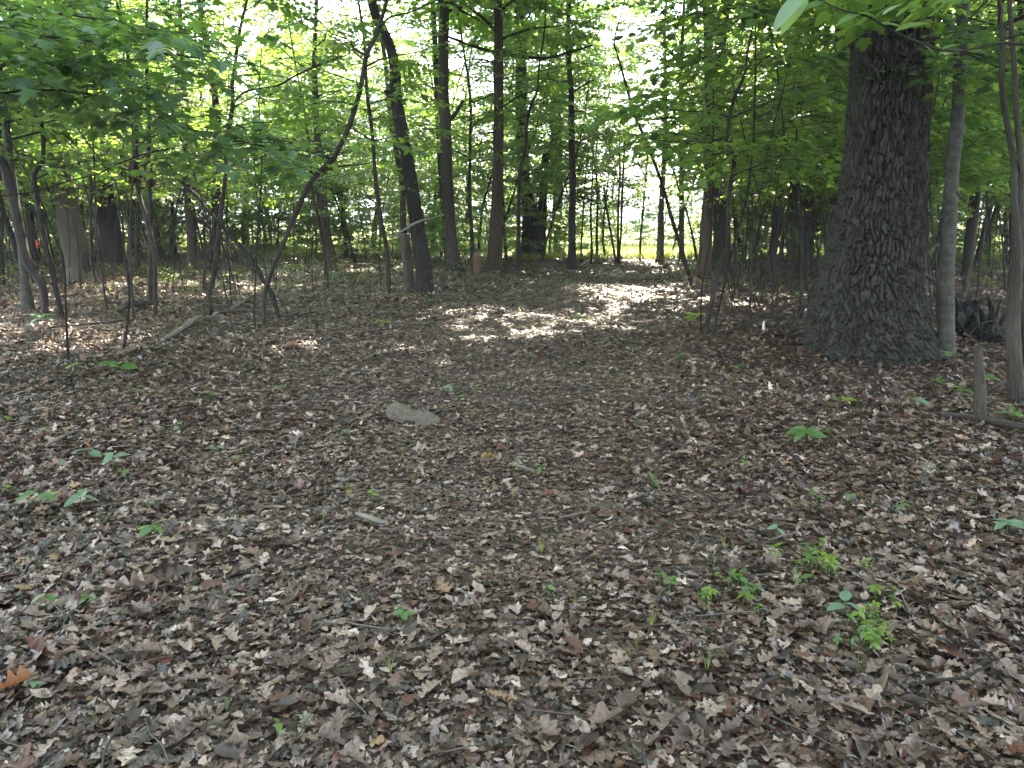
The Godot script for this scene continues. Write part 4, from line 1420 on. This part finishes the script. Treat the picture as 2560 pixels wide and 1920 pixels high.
func build_wood() -> void:
	rng.seed = 801
	stick("fallen_log", "pale bare log lying askew on the leaves before the forked sapling", [497, 806, 13, 470, 824, 13, 440, 845, 12, 408, 863, 10], "bare", "log")
	stick("fallen_log", "dark rotten log lying behind the bowed sapling", [298, 790, 8, 315, 780, 13, 345, 774, 15, 372, 771, 15, 398, 772, 12], "log", "log", 0.9)
	stick("fallen_pole", "long thin pole lying from the dark log past the forked sapling", [396, 767, 5, 460, 768, 5, 535, 774, 5, 590, 779, 4, 640, 786, 3], "log", "branch", 1.5)
	stick("fallen_pole", "thin dark pole on the leaves in front of the dark log", [120, 832, 4, 174, 826, 5, 240, 820, 6, 300, 814, 6, 370, 808, 5], "log")
	stick("fallen_branch", "curved pale branch end resting against the forked sapling's foot", [536, 797, 9, 560, 790, 9, 581, 781, 8, 605, 766, 7, 631, 747, 6], "bare")
	stick("fallen_branch", "dark crooked branch lying across the feet of the crossing saplings", [548, 794, 7, 600, 789, 8, 660, 792, 8, 727, 802, 6, 790, 790, 4], "log", "branch", 1.2)
	stick("fallen_branch", "thin arched branch between the bent sapling and the thin pole", [87, 760, 3, 116, 765, 4, 162, 778, 5, 203, 802, 4, 231, 816, 3], "sapling", "branch", 8.0)
	stick("fallen_branch", "dark rotten branch lying below the splintered stub", [2353, 1058, 10, 2400, 1062, 14, 2460, 1072, 16, 2520, 1084, 16, 2590, 1096, 14], "log", "branch", 0.7)
	stick("dead_twig", "forked bare twig propped over the rotten branch by the split trunk", [2429, 1036, 5, 2470, 1012, 6, 2515, 985, 6, 2575, 955, 7], "log", "twig", 8.0)
	stick("dead_twig", "pale broken twig lying by the black stump", [2480, 850, 6, 2510, 872, 6, 2570, 885, 5], "bare", "twig", 5.0)
	for q in [[1905, 810, 6, 1950, 795, 6, 2000, 780, 7], [1960, 870, 5, 1990, 830, 7, 2010, 790, 8], [1930, 850, 5, 1965, 830, 6, 1990, 800, 6], [1800, 858, 4, 1880, 825, 4, 1960, 808, 4], [2005, 830, 8, 2025, 800, 10, 2040, 760, 10]]:
		stick("brush_branch", "dead branch in the heap against the oak's foot", q, "log", "branch", 5.0, "brush heap by the oak")
	stick("bone_stick", "short whitish knobbed piece of wood on the leaves", [893, 1312, 10, 915, 1322, 16, 940, 1330, 14, 969, 1338, 10], "bare", "stick")
	stick("pale_stick", "straight pale peeled stick beside a green leaf", [1274, 1182, 6, 1300, 1190, 7, 1334, 1200, 5], "bare", "stick")
	stick("fallen_stick", "splintered tan wood strip among plants at the wood's edge", [118, 1136, 8, 145, 1120, 9, 186, 1100, 7], "bare", "stick")
	stick("fallen_stick", "forked grey stick lying near the path's near end", [2272, 1752, 8, 2330, 1742, 9, 2412, 1734, 9, 2440, 1715, 8, 2474, 1702, 6], "log", "stick")
	stick("fallen_stick", "short mossy grey stick standing askew in crushed leaves", [1878, 1782, 8, 1900, 1755, 10, 1925, 1738, 9, 1945, 1728, 7], "log", "stick")
	stick("fallen_stick", "thin bent twig snaking through the big dry leaves", [268, 1790, 4, 290, 1820, 5, 320, 1838, 5], "log", "stick")
	stick("fallen_stick", "tan broken twig lying flat on the open path", [1398, 1322, 4, 1430, 1315, 5, 1470, 1305, 4], "bare", "stick")
	stick("fallen_stick", "slim grey twig lying across the middle of the path", [1150, 1510, 6, 1185, 1530, 7, 1200, 1550, 6], "bare", "stick")
	stick("fallen_stick", "bleached twig with one broken end beside the weeds", [1925, 1378, 4, 1955, 1368, 5, 1990, 1360, 4], "bare", "stick")

	# cut grey post beside the leaning black tree
	var g := ground(1024, 726)
	var t := thing("cut_post", g, "grey weathered post-like dead trunk, cut flat, beside the black leaner", "stump")
	var l := px_line([1024, 730, 28, 1020, 680, 26, 1016, 630, 25, 1012, 586, 24], g.z)
	var s := smoothline([(l[0][0] as Vector3) - g - Vector3(0, 0.1, 0), (l[0][1] as Vector3) - g, (l[0][2] as Vector3) - g, (l[0][3] as Vector3) - g], l[1], 0.1)
	var b := Buf.new()
	tube(b, s[0], s[1], 24, 0.12, 0.5, false, 9.0)
	b.renormal()
	part("trunk", b.made(M.snag), t)
	var topb := Buf.new()
	var top: Vector3 = s[0][-1]
	tube(topb, PackedVector3Array([top - Vector3(0, 0.03, 0), top + Vector3(0, 0.012, 0)]), PackedFloat32Array([s[1][-1] * 0.97, s[1][-1] * 0.95]), 24, 0.1, 0.5, true, 9.0)
	part("cut_face", topb.made(M.bare), t)
	# pale dead branch caught across the leaning black tree
	t = thing("caught_branch", ground(972, 740), "pale bare branch caught slantwise across the black leaning tree", "branch")
	var bz := ground(1062, 733).z + 0.35
	var pp := []
	var rr := []
	for q in [[972, 596, 4], [1005, 578, 5], [1030, 562, 6], [1055, 551, 6], [1085, 545, 5], [1110, 536, 3]]:
		var w := at_z(q[0], q[1], bz)
		pp.append(w - t.position); rr.append(metres(q[2], w) * 0.5)
	s = smoothline(pp, rr, 0.1)
	b = Buf.new()
	tube(b, s[0], s[1], 8, 0.15, 0.25, true, 2.0)
	part("branch", b.made(M.bare), t)

	# splintered stump beside the cedar, and the stub at the right
	splintered("splintered_stump", "small splintered brown stump between the knotty trunk and the cedar", [1193, 683, 20, 1192, 660, 18, 1191, 640, 17], "orange_wood", 7)
	splintered("splintered_stub", "thin broken stub with pale splintered tip near the split trunk", [2451, 1060, 24, 2450, 980, 23, 2446, 920, 21, 2443, 868, 19], "snag", 4)
	# white stake
	g = ground(1908, 836)
	b = Buf.new()
	var st := smoothline([Vector3(0, -0.05, 0), Vector3(0.0, 0.06, 0), Vector3(-0.004, 0.13, 0), Vector3(0.004, 0.165, 0)], [0.016, 0.015, 0.011, 0.003], 0.03)
	tube(b, st[0], st[1], 7, 0.1, 0.25, true, 4.0)
	solo("white_stake", b.made(plain(0.72, 0.72, 0.68, 0.7)), g, "small white pointed stake stuck in the leaves by the oak", "stake")
	# red flag tape far in the thicket at the left
	var tape := Buf.new()
	for k in 5:
		var u := k / 4.0
		for e in [-1.0, 1.0]:
			tape.v.append(Vector3(0.025 * e + 0.02 * sin(u * 5.0), -0.2 * u, 0.015 * cos(u * 4.0 + e))); tape.n.append(Vector3(0, 0, 1)); tape.t.append(Vector2(u, e))
	for k in 4:
		tape.quad(k * 2, k * 2 + 1, k * 2 + 3, k * 2 + 2)
	var tp := at_z(90, 600, -19.0)
	solo("marker_tape", tape.made(plain(0.6, 0.03, 0.02, 0.5)), tp, "strip of bright red marker tape hanging in the thicket", "tape")

	# black charred root mass
	rng.seed = 822
	g = ground(2438, 858)
	t = thing("black_stump", g, "black rotten uprooted stump with ragged edges behind the grey young tree", "stump")
	b = Buf.new()
	var w0 := metres(62, g)
	for j in 25:
		for k in 41:
			var v := j / 24.0
			var a := TAU * (k % 40) / 40.0
			var ph := v * PI
			var rr2 := w0 * (1.0 + 0.45 * lump.get_noise_3d(cos(a) * 1.6 + 3.0, v * 2.6, sin(a) * 1.6) + 0.2 * lump.get_noise_3d(cos(a) * 6.0, v * 9.0, sin(a) * 6.0))
			b.v.append(Vector3(cos(a) * sin(ph) * rr2 * 1.05, maxf(-0.1, (-cos(ph) * 0.85 + 0.55) * rr2 * (0.75 + 0.3 * cos(a + 2.6))), sin(a) * sin(ph) * rr2 * 0.8))
			b.n.append(Vector3(cos(a) * sin(ph), -cos(ph), sin(a) * sin(ph))); b.t.append(Vector2(k / 20.0, v * 2.0))
	for j in 24:
		for k in 40:
			var a := j * 41 + k
			b.quad(a, a + 1, a + 42, a + 41)
	b.renormal()
	part("root_mass", b.made(M.char), t)
	for q in [[2425, 835, 26, 2404, 790, 18, 2390, 752, 9, 2382, 732, 2], [2432, 825, 20, 2416, 780, 12, 2398, 748, 2], [2445, 820, 16, 2432, 785, 9, 2410, 755, 2], [2460, 815, 22, 2456, 785, 13, 2438, 752, 2], [2478, 810, 24, 2480, 775, 15, 2470, 742, 3], [2482, 815, 16, 2492, 785, 9, 2498, 758, 2], [2492, 835, 18, 2504, 805, 10, 2510, 780, 2]]:
		limb(t, q, "char", rnd(-0.2, 0.1), "root")
	for q in [[2500, 800, 3, 2450, 810, 3, 2420, 850, 3, 2440, 880, 2], [2390, 830, 3, 2440, 840, 3, 2480, 815, 3, 2490, 780, 2], [2385, 850, 3, 2430, 865, 3, 2470, 850, 2]]:
		limb(t, q, "log", 0.5, "twig")

	# the saddle-shaped stone in the path
	var sg := ground(1035, 1050)
	b = Buf.new()
	var len_ := metres(150, sg)
	for j in 33:
		for k in 49:
			var u := j / 32.0
			var a := TAU * (k % 48) / 48.0
			var x := (u - 0.5) * len_
			var prof := sqrt(maxf(0.0, 1.0 - pow(absf(2.0 * u - 1.0), 5.0)))
			var hh := (0.07 * exp(-pow((u - 0.2) / 0.22, 2.0)) + 0.036 * exp(-pow((u - 0.72) / 0.26, 2.0)) + 0.036) * prof
			var dd := (0.12 * exp(-pow((u - 0.22) / 0.28, 2.0)) + 0.1 * exp(-pow((u - 0.75) / 0.25, 2.0)) + 0.02) * prof
			var q := Vector3(x, 0, 0)
			var no := 1.0 + 0.16 * lump.get_noise_3d(x * 9.0, cos(a) * 1.2, sin(a) * 1.2) + 0.05 * lump.get_noise_3d(x * 30.0, cos(a) * 4.0, sin(a) * 4.0)
			q.y = sin(a) * hh * no * (1.0 if sin(a) > 0.0 else 0.5) + 0.015 - 0.03 * u
			q.z = cos(a) * dd * no + 0.2 * (u - 0.4)
			b.v.append(q); b.n.append(Vector3(0, sin(a), cos(a))); b.t.append(Vector2(u * 4.0, a))
	for j in 32:
		for k in 48:
			var a := j * 49 + k
			b.quad(a, a + 1, a + 50, a + 49)
	b.renormal()
	for j in 33:
		var nn := (b.n[j * 49] + b.n[j * 49 + 48]).normalized()
		b.n[j * 49] = nn
		b.n[j * 49 + 48] = nn
	solo("stone", b.made(M.stone), sg + Vector3.UP * 0.02, "grey saddle-shaped stone half sunk in the path's leaves", "stone")


func splintered(called: String, label: String, flat: Array, mat: String, spikes: int) -> void:
	var g := ground(flat[0], flat[1])
	var t := thing(called, g, label, "stump")
	var l := px_line(flat, g.z)
	var p := []
	for q in l[0]:
		p.append((q as Vector3) - g)
	p[0] = Vector3(0, -0.08, 0)
	var s := smoothline(p, l[1], 0.08)
	var b := Buf.new()
	tube(b, s[0], s[1], 18, 0.2, 0.25, true, g.x)
	b.renormal()
	part("trunk", b.made(M[mat]), t)
	var top: Vector3 = s[0][-1]
	var r: float = s[1][-1]
	for k in spikes:
		var a := k * 2.4
		var f := top + Vector3(cos(a), 0, sin(a)) * r * 0.6
		var h := r * rnd(0.5, 2.0)
		var sb := Buf.new()
		tube(sb, PackedVector3Array([f - Vector3(0, r, 0), f + Vector3(0, h * 0.5, 0), f + Vector3(rnd(-0.2, 0.2) * r, h, 0)]), PackedFloat32Array([r * 0.42, r * 0.3, r * 0.04]), 6, 0.1, 0.25, true, k)
		part("splinter", sb.made(M.wood if k % 2 == 0 else M[mat]), t)


# ---------------------------------------------------------------- plants on the forest floor

func plant(px: float, py: float, wide: float, n: int, key: String, label: String, category := "plant", group := "", tall := 0.5, form := 0) -> Node3D:
	# a seedling: stem and n leaves, spread about `wide` pixels
	var g := ground(px, py)
	var o := thing("seedling", g, label, category, group)
	var w := metres(wide, g)
	var h := maxf(w * tall, 0.05) + 0.02
	var b := Buf.new()
	tube(b, PackedVector3Array([Vector3(0, -0.03, 0), Vector3(rnd(-0.01, 0.01), h * 0.5, 0), Vector3(0, h, 0)]), PackedFloat32Array([0.003, 0.0025, 0.0015]), 5, 0.0, 0.25, false)
	part("stem", b.made(M.leaf_weed), o)
	var set_: Array = leaf_mesh[key + ("_oval" if form == 0 else "")]
	var a0 := rnd(0, TAU)
	for k in n:
		var f := part("leaf", set_[rng.randi() % set_.size()], o)
		var s := w * rnd(0.46, 0.64)
		var yaw := a0 + TAU * k / n + rnd(-0.3, 0.3)
		var bs := Basis(Vector3.UP, yaw) * Basis(Vector3.BACK, rnd(-0.3, 0.45)) * Basis(Vector3.RIGHT, rnd(-0.5, 0.5))
		f.transform = Transform3D(bs.scaled_local(Vector3(s, s, s)), Vector3(0, h * rnd(0.75, 1.0), 0))
	return o


func build_plants() -> void:
	rng.seed = 900
	plant(102, 1290, 120, 4, "leaf_weed", "three-leaved bramble seedling with broad green toothed leaves")
	plant(207, 1285, 80, 5, "leaf_pale", "five-leaved pale blue-green seedling beside the broad bramble")
	plant(220, 1100, 75, 1, "leaf_a", "single large green leaf standing up beside the splintered strip", "plant", "", 0.4)
	plant(228, 1160, 70, 3, "leaf_pale", "greyish seedling with drooping leaf undersides behind the bramble")
	plant(285, 1180, 80, 3, "leaf_pale", "wilted grey-green seedling with hanging leaves in brown litter")
	plant(305, 960, 95, 5, "leaf_a", "dark green broad-leaved seedling at the foot of a thin stem", "plant", "", 0.5)
	plant(195, 945, 65, 4, "leaf_a", "dark green seedling next to a thin dark sapling's foot", "plant", "", 0.5)
	plant(110, 838, 90, 6, "leaf_pale", "pale sunlit seedling in the sun patch under the bent sapling", "plant", "", 0.5)
	plant(602, 1165, 42, 2, "leaf_d", "yellow-green pair of leaves lit up among grey litter")
	plant(545, 1142, 32, 2, "leaf_pale", "little two-leaved bluish seedling beside the yellow-green pair")
	plant(386, 1350, 80, 4, "leaf_weed", "green four-leaved seedling where big leaves begin")
	plant(122, 1545, 60, 4, "leaf_weed", "upright seedling with narrow bright leaves", "plant", "", 0.9)
	plant(700, 1850, 50, 2, "leaf_d", "bright yellow-green creeping leaf pair in the crushed leaves")
	plant(761, 1840, 38, 3, "leaf_pale", "small mint-green leaf trio next to the yellow-green pair")
	plant(2103, 1030, 72, 4, "leaf_d", "yellow-green seedling in front of the huge oak")
	plant(2290, 1032, 60, 6, "leaf_pale", "blue-green seedling with fingered leaves below the oak's root")
	plant(2342, 975, 45, 5, "leaf_a", "green seedling at the end of the oak's root")
	plant(2377, 912, 50, 4, "leaf_a", "dark green seedling at the grey young tree's foot")
	plant(2405, 1000, 55, 5, "leaf_weed", "green seedling between the oak root and the broken stub")
	plant(2475, 968, 50, 5, "leaf_a", "green seedling just behind the broken stub")
	plant(2529, 1072, 80, 6, "leaf_a", "broad green seedling beside the split trunk's foot")
	plant(2010, 1120, 80, 6, "leaf_weed", "spreading light green seedling on the open leaves before the oak")
	plant(2108, 1545, 105, 3, "leaf_pale", "big pale ribbed leaf standing in the weed patch", "plant", "", 0.3)
	plant(1941, 1350, 55, 4, "leaf_pale", "grey-green bramble seedling beside a bleached twig")
	plant(2513, 1345, 75, 5, "leaf_pale", "mint-green five-leaved seedling in brown leaves")
	plant(2353, 1585, 30, 2, "leaf_weed", "short upright green shoot beyond the weed patch", "plant", "", 0.9)
	plant(1448, 812, 38, 4, "leaf_a", "dark green seedling in the sunlit middle of the path")
	plant(1734, 815, 60, 6, "leaf_d", "bright seedling at the path side near the wavy sapling")
	plant(958, 828, 45, 5, "leaf_d", "bright seedling left standing where the path bends")
	plant(1350, 1190, 40, 3, "leaf_weed", "green leaf pair at the end of the pale peeled stick")
	plant(932, 1258, 38, 2, "leaf_d", "bright green leaf pair catching light near the whitish wood")
	plant(1125, 985, 34, 3, "leaf_pale", "pale mint leaf lying beyond the saddle-shaped stone")
	var spread := [[16, 1062, 60], [100, 1098, 46], [342, 990, 50], [525, 1000, 40], [443, 1082, 34], [553, 1060, 40], [313, 1205, 40], [378, 1180, 26], [16, 1245, 55], [374, 1282, 26], [2039, 1265, 55], [2123, 1265, 34], [2322, 1205, 34], [2075, 1096, 34], [1630, 1225, 50], [1590, 1075, 40], [1650, 1470, 50], [2000, 1480, 60], [1890, 1500, 45], [2250, 1290, 40], [1150, 1010, 26], [1190, 985, 26], [1560, 960, 30], [1760, 1010, 34], [1450, 1070, 26], [1280, 1190, 24], [1370, 1505, 44], [1010, 1570, 50], [225, 1530, 46], [566, 1795, 36], [90, 1745, 46], [2360, 1100, 30], [2460, 1180, 34], [640, 830, 30], [1080, 760, 30], [1650, 760, 34], [1700, 900, 40], [1840, 930, 40], [700, 985, 26], [160, 1180, 34], [420, 930, 34], [1330, 900, 24], [870, 1100, 26], [1860, 1180, 30]]
	for q in spread:
		plant(q[0], q[1], q[2], 2 + rng.randi() % 3, ["leaf_weed", "leaf_pale", "leaf_a"][rng.randi() % 3], "tiny scattered green seedling poking up through the fallen leaves", "seedling", "tiny seedlings scattered over the floor", 0.3)
	# the weed patch: small leafy sprigs
	for k in 46:
		var cx := [[2050, 1440, 130, 40], [2190, 1540, 90, 60], [1810, 1500, 120, 60], [2170, 1630, 90, 30]][k % 4] as Array
		var px: float = cx[0] + rng.randfn(0, 0.5) * cx[2]
		var py: float = cx[1] + rng.randfn(0, 0.5) * cx[3]
		plant(px, py, rnd(22, 46), 4 + rng.randi() % 4, ["leaf_weed", "leaf_d", "leaf_weed"][rng.randi() % 3], "small bright weed sprig in the green patch on the path", "weed", "weed patch on the path", rnd(0.5, 1.3))
	# wispy grass in the worn middle of the path
	var tuft := Buf.new()
	for k in 8:
		var a := rnd(0, TAU)
		var l := rnd(0.05, 0.11)
		var d := Vector3(cos(a), 0, sin(a))
		var s := Vector3(-sin(a), 0, cos(a)) * 0.0012
		var c := tuft.v.size()
		for j in 3:
			var u := j / 2.0
			var q := d * 0.5 * u * u * l + Vector3.UP * l * u
			tuft.v.append(q + s * (1.0 - u * 0.8)); tuft.v.append(q - s * (1.0 - u * 0.8))
			tuft.n.append(Vector3.UP); tuft.n.append(Vector3.UP); tuft.t.append(Vector2.ZERO); tuft.t.append(Vector2.ONE)
		tuft.quad(c, c + 1, c + 3, c + 2)
		tuft.quad(c + 2, c + 3, c + 5, c + 4)
	var where := []
	for k in 420:
		var d := rnd(2.2, 22.0)
		var x := path_x(d) + rng.randfn(0.4, 0.9)
		if wave.get_noise_2d(x * 3.0, d * 3.0 + 50.0) < 0.1:
			continue
		where.append(Transform3D(Basis(Vector3.UP, rnd(0, TAU)).scaled(Vector3.ONE * rnd(0.7, 1.3)), Vector3(x, height(x, -d), -d)))
	var g := scatter("path_grass", tuft.made(M.blade), where, self)
	tag(g, "sparse thin grass blades growing through the path's leaves", "grass", "", "stuff")


# ---------------------------------------------------------------- fallen leaves

func build_litter() -> void:
	rng.seed = 1000
	var shapes := []
	for k in 6:
		var b := Buf.new()
		add_dry(b, 0, rnd(-0.3, 0.6), rnd(-0.35, 0.35), rnd(-0.4, 0.4))
		shapes.append([b, 0])
	for k in 4:
		var b := Buf.new()
		add_dry(b, 1, rnd(0.2, 1.3), rnd(-0.5, 0.8), rnd(-0.7, 0.7))
		shapes.append([b, 1])
	for k in 6:
		var b := Buf.new()
		add_dry(b, 2, rnd(-0.5, 0.9), rnd(-0.3, 0.5), rnd(-0.4, 0.4))
		shapes.append([b, 2])
	for k in 2:
		var b := Buf.new()
		add_dry(b, 3, rnd(0.3, 0.9), rnd(-0.3, 0.3), rnd(-0.4, 0.4))
		shapes.append([b, 3])
	var where := []
	var tint := []
	for k in shapes.size():
		where.append([])
		tint.append([])
	var rock := ground(1035, 1050)
	var palette := [Color(0.045, 0.028, 0.02), Color(0.09, 0.057, 0.041), Color(0.15, 0.099, 0.071), Color(0.24, 0.166, 0.122), Color(0.36, 0.262, 0.2), Color(0.51, 0.395, 0.318), Color(0.7, 0.57, 0.475), Color(0.18, 0.072, 0.048), Color(0.36, 0.225, 0.115)]
	var odds := [0.14, 0.18, 0.18, 0.16, 0.12, 0.1, 0.05, 0.055, 0.015]
	for band in [[0.9, 3.0, 3300], [3.0, 6.0, 2400], [6.0, 10.0, 1350], [10.0, 16.0, 640], [16.0, 24.0, 300], [24.0, 34.0, 130]]:
		var a: float = band[0]
		var e: float = band[1]
		var area := (e - a) * (0.74 * (a + e) + 2.2)
		for k in int(area * band[2]):
			var d := sqrt(rnd(a * a, e * e))
			var x := rnd(-1.0, 1.0) * (0.74 * d + 1.1)
			if absf(x - rock.x) < 0.22 and absf(-d - rock.z - 0.2 * (x - rock.x)) < 0.09:
				continue
			var off := absf(x - path_x(d))
			var worn := clampf(1.25 - off / 2.1, 0.0, 1.0)
			var kind := rng.randf()
			var j := 0
			var s := 0.0
			if kind < lerpf(0.36, 0.16, worn):
				j = rng.randi() % 6
				s = 0.036 + 0.085 * pow(rng.randf(), 2.0)
			elif kind < lerpf(0.44, 0.19, worn):
				j = 6 + rng.randi() % 4
				s = rnd(0.034, 0.065)
			elif kind < 0.92:
				j = 10 + rng.randi() % 6
				s = 0.012 + 0.046 * pow(rng.randf(), 1.4)
			else:
				j = 16 + rng.randi() % 2
				s = rnd(0.03, 0.065)
			s *= lerpf(1.0, 0.88, worn) * lerpf(1.0, 1.6, clampf((d - 7.0) / 14.0, 0.0, 1.0))
			var up := rng.randf()
			var tilt := rnd(0.0, 0.34) if up < 0.88 else rnd(0.4, 1.2)
			tilt *= lerpf(1.0, 0.6, worn)
			var bs := Basis(Vector3.UP, rnd(0, TAU)) * Basis(Vector3.RIGHT, tilt * (1.0 if rng.randf() < 0.5 else -1.0)) * Basis(Vector3.UP, rnd(0, TAU))
			if rng.randf() < 0.4:
				bs = bs * Basis(Vector3.RIGHT, PI)
			where[j].append(Transform3D(bs.scaled_local(Vector3(s, s * rnd(0.6, 1.3), s * rnd(0.65, 1.2))), Vector3(x, height(x, -d) + rnd(0.002, lerpf(0.045, 0.02, worn)) + 0.2 * s * sin(tilt), -d)))
			var pick := rng.randf()
			var c := 0
			while c < odds.size() - 1 and pick > odds[c]:
				pick -= odds[c]
				c += 1
			var v := rnd(0.6, 1.1)
			var col: Color = palette[c]
			tint[j].append(Color(col.r * v * 1.02, col.g * v * 0.98, col.b * v * rnd(0.92, 1.1)))
	for k in 1300:
		var ang := rnd(0, TAU)
		var rr := 0.5 + 0.75 * pow(rng.randf(), 1.4)
		var x := 4.15 + cos(ang) * rr * 1.12
		var z := -9.0 + sin(ang) * rr
		var j := rng.randi() % 16
		var sz := rnd(0.05, 0.11)
		where[j].append(Transform3D((Basis(Vector3.UP, rnd(0, TAU)) * Basis(Vector3.RIGHT, rnd(-0.7, 0.7))).scaled_local(Vector3(sz, sz, sz)), Vector3(x, height(x, z) + rnd(0.02, 0.16) * clampf(1.5 - rr, 0.2, 1.0), z)))
		var pc: Color = palette[rng.randi() % 5]
		tint[j].append(pc)
	var litter := thing("leaf_litter", Vector3.ZERO, "brown dry fallen leaves covering the whole forest floor", "leaf litter")
	litter.set_meta("kind", "stuff")
	for k in shapes.size():
		scatter(["oak_leaves", "maple_leaves", "leaf_pieces", "oval_leaves"][shapes[k][1]], (shapes[k][0] as Buf).made(M.dead), where[k], litter, tint[k])
	# twigs among the leaves
	var tb := Buf.new()
	tube(tb, PackedVector3Array([Vector3(-0.5, 0, 0), Vector3(-0.15, 0.02, 0.03), Vector3(0.2, 0.0, -0.02), Vector3(0.5, 0.02, 0.02)]), PackedFloat32Array([0.013, 0.012, 0.009, 0.006]), 5, 0.1, 0.25, true)
	var tws := []
	var twc := []
	for k in 1300:
		var d := 1.2 + 17.0 * pow(rng.randf(), 1.5)
		var x := rnd(-1.0, 1.0) * (0.74 * d + 1.0)
		var l := rnd(0.06, 0.3)
		tws.append(Transform3D((Basis(Vector3.UP, rnd(0, TAU)) * Basis(Vector3.BACK, rnd(-0.12, 0.12))).scaled_local(Vector3(l, l * rnd(0.5, 1.0), l * 1.0)), Vector3(x, height(x, -d) + rnd(0.012, 0.04), -d)))
		var v := rnd(0.04, 0.15)
		twc.append(Color(v, v * 0.86, v * 0.72))
	scatter("twigs", tb.made(M.dead), tws, litter, twc)

	# the leaves that show largest, one by one
	rng.seed = 1100
	var kinds := [["dull brown oak leaf lying crumpled on the near forest floor", 0, "dry0"], ["mid-brown lobed oak leaf lying on the near forest floor", 0, "dry1"], ["tan dry oak leaf curled on top of the near litter", 0, "dry2"], ["silvery grey oval leaf lying face down on the near litter", 3, "dry3"], ["reddish-brown torn leaf curled on the near litter", 2, "dry4"], ["blackish rotting leaf pressed into the near litter", 3, "dry5"], ["grey-brown ragged leaf piece on the near litter", 2, "dry1"]]
	var groups := ["crumpled brown oak leaves", "mid-brown oak leaves", "tan curled oak leaves", "silvery oval leaves", "reddish torn leaves", "blackish leaves", "ragged leaf pieces"]
	var meshes := []
	for q in kinds:
		var set_ := []
		for v in 4:
			var b := Buf.new()
			add_dry(b, q[1], rnd(0.1, 0.8), rnd(-0.4, 0.5), rnd(-0.5, 0.5))
			set_.append(b.made(M[q[2]]))
		meshes.append(set_)
	for k in 280:
		var py := rnd(1420, 1915)
		var px := rnd(20, 2540)
		if absf(px - 1350.0) < 500.0 and rng.randf() < 0.4:
			px = rnd(20, 2540)
		var g := ground(px, py)
		var w: int = [0, 1, 1, 2, 3, 0, 5, 6, 0, 2, 4, 1][rng.randi() % 12]
		var s := rnd(0.055, 0.105)
		var o := solo("fallen_leaf", meshes[w][rng.randi() % 4], g + Vector3.UP * rnd(0.03, 0.05), kinds[w][0], "leaf", groups[w])
		o.basis = (Basis(Vector3.UP, rnd(0, TAU)) * Basis(Vector3.RIGHT, rnd(-0.35, 0.35)) * Basis(Vector3.BACK, rnd(-0.3, 0.3))).scaled_local(Vector3(s, s, s))
	# leaves that stand out on their own
	for q in [[33, 1750, 0.12, 0, "orange_leaf", 1.1, "bright orange-brown leaf standing on edge in the litter"], [85, 1655, 0.15, 0, "dry4", 1.25, "dark red-brown curled leaf standing upright in the litter"], [435, 1452, 0.14, 0, "dry5", 1.3, "dark upright curled leaf standing like a tube"], [1224, 1165, 0.1, 2, "yellow_leaf", 0.4, "crumpled golden-yellow leaf on the open path"], [1245, 1136, 0.09, 2, "dry4", 0.9, "rust-red leaf behind the golden-yellow one"], [1250, 1362, 0.09, 3, "dry3", 0.5, "cream-coloured curled leaf on the open path"], [735, 872, 0.16, 2, "orange_leaf", 0.8, "orange-brown heap of dry leaf glowing beside the sun patch"], [330, 1500, 0.2, 0, "dry3", 0.3, "large cream and grey oak leaf, flat and broad"], [1060, 1145, 0.14, 0, "dry2", 0.2, "long tan folded leaf lying past the saddle-shaped stone"]]:
		var b := Buf.new()
		add_dry(b, q[3], 0.8, 0.3, 0.4)
		var g := ground(q[0], q[1])
		var o := solo("fallen_leaf", b.made(M[q[4]]), g + Vector3.UP * 0.05, q[6], "leaf")
		o.basis = (Basis(Vector3.UP, rnd(0, TAU)) * Basis(Vector3.RIGHT, q[5])).scaled_local(Vector3.ONE * q[2])
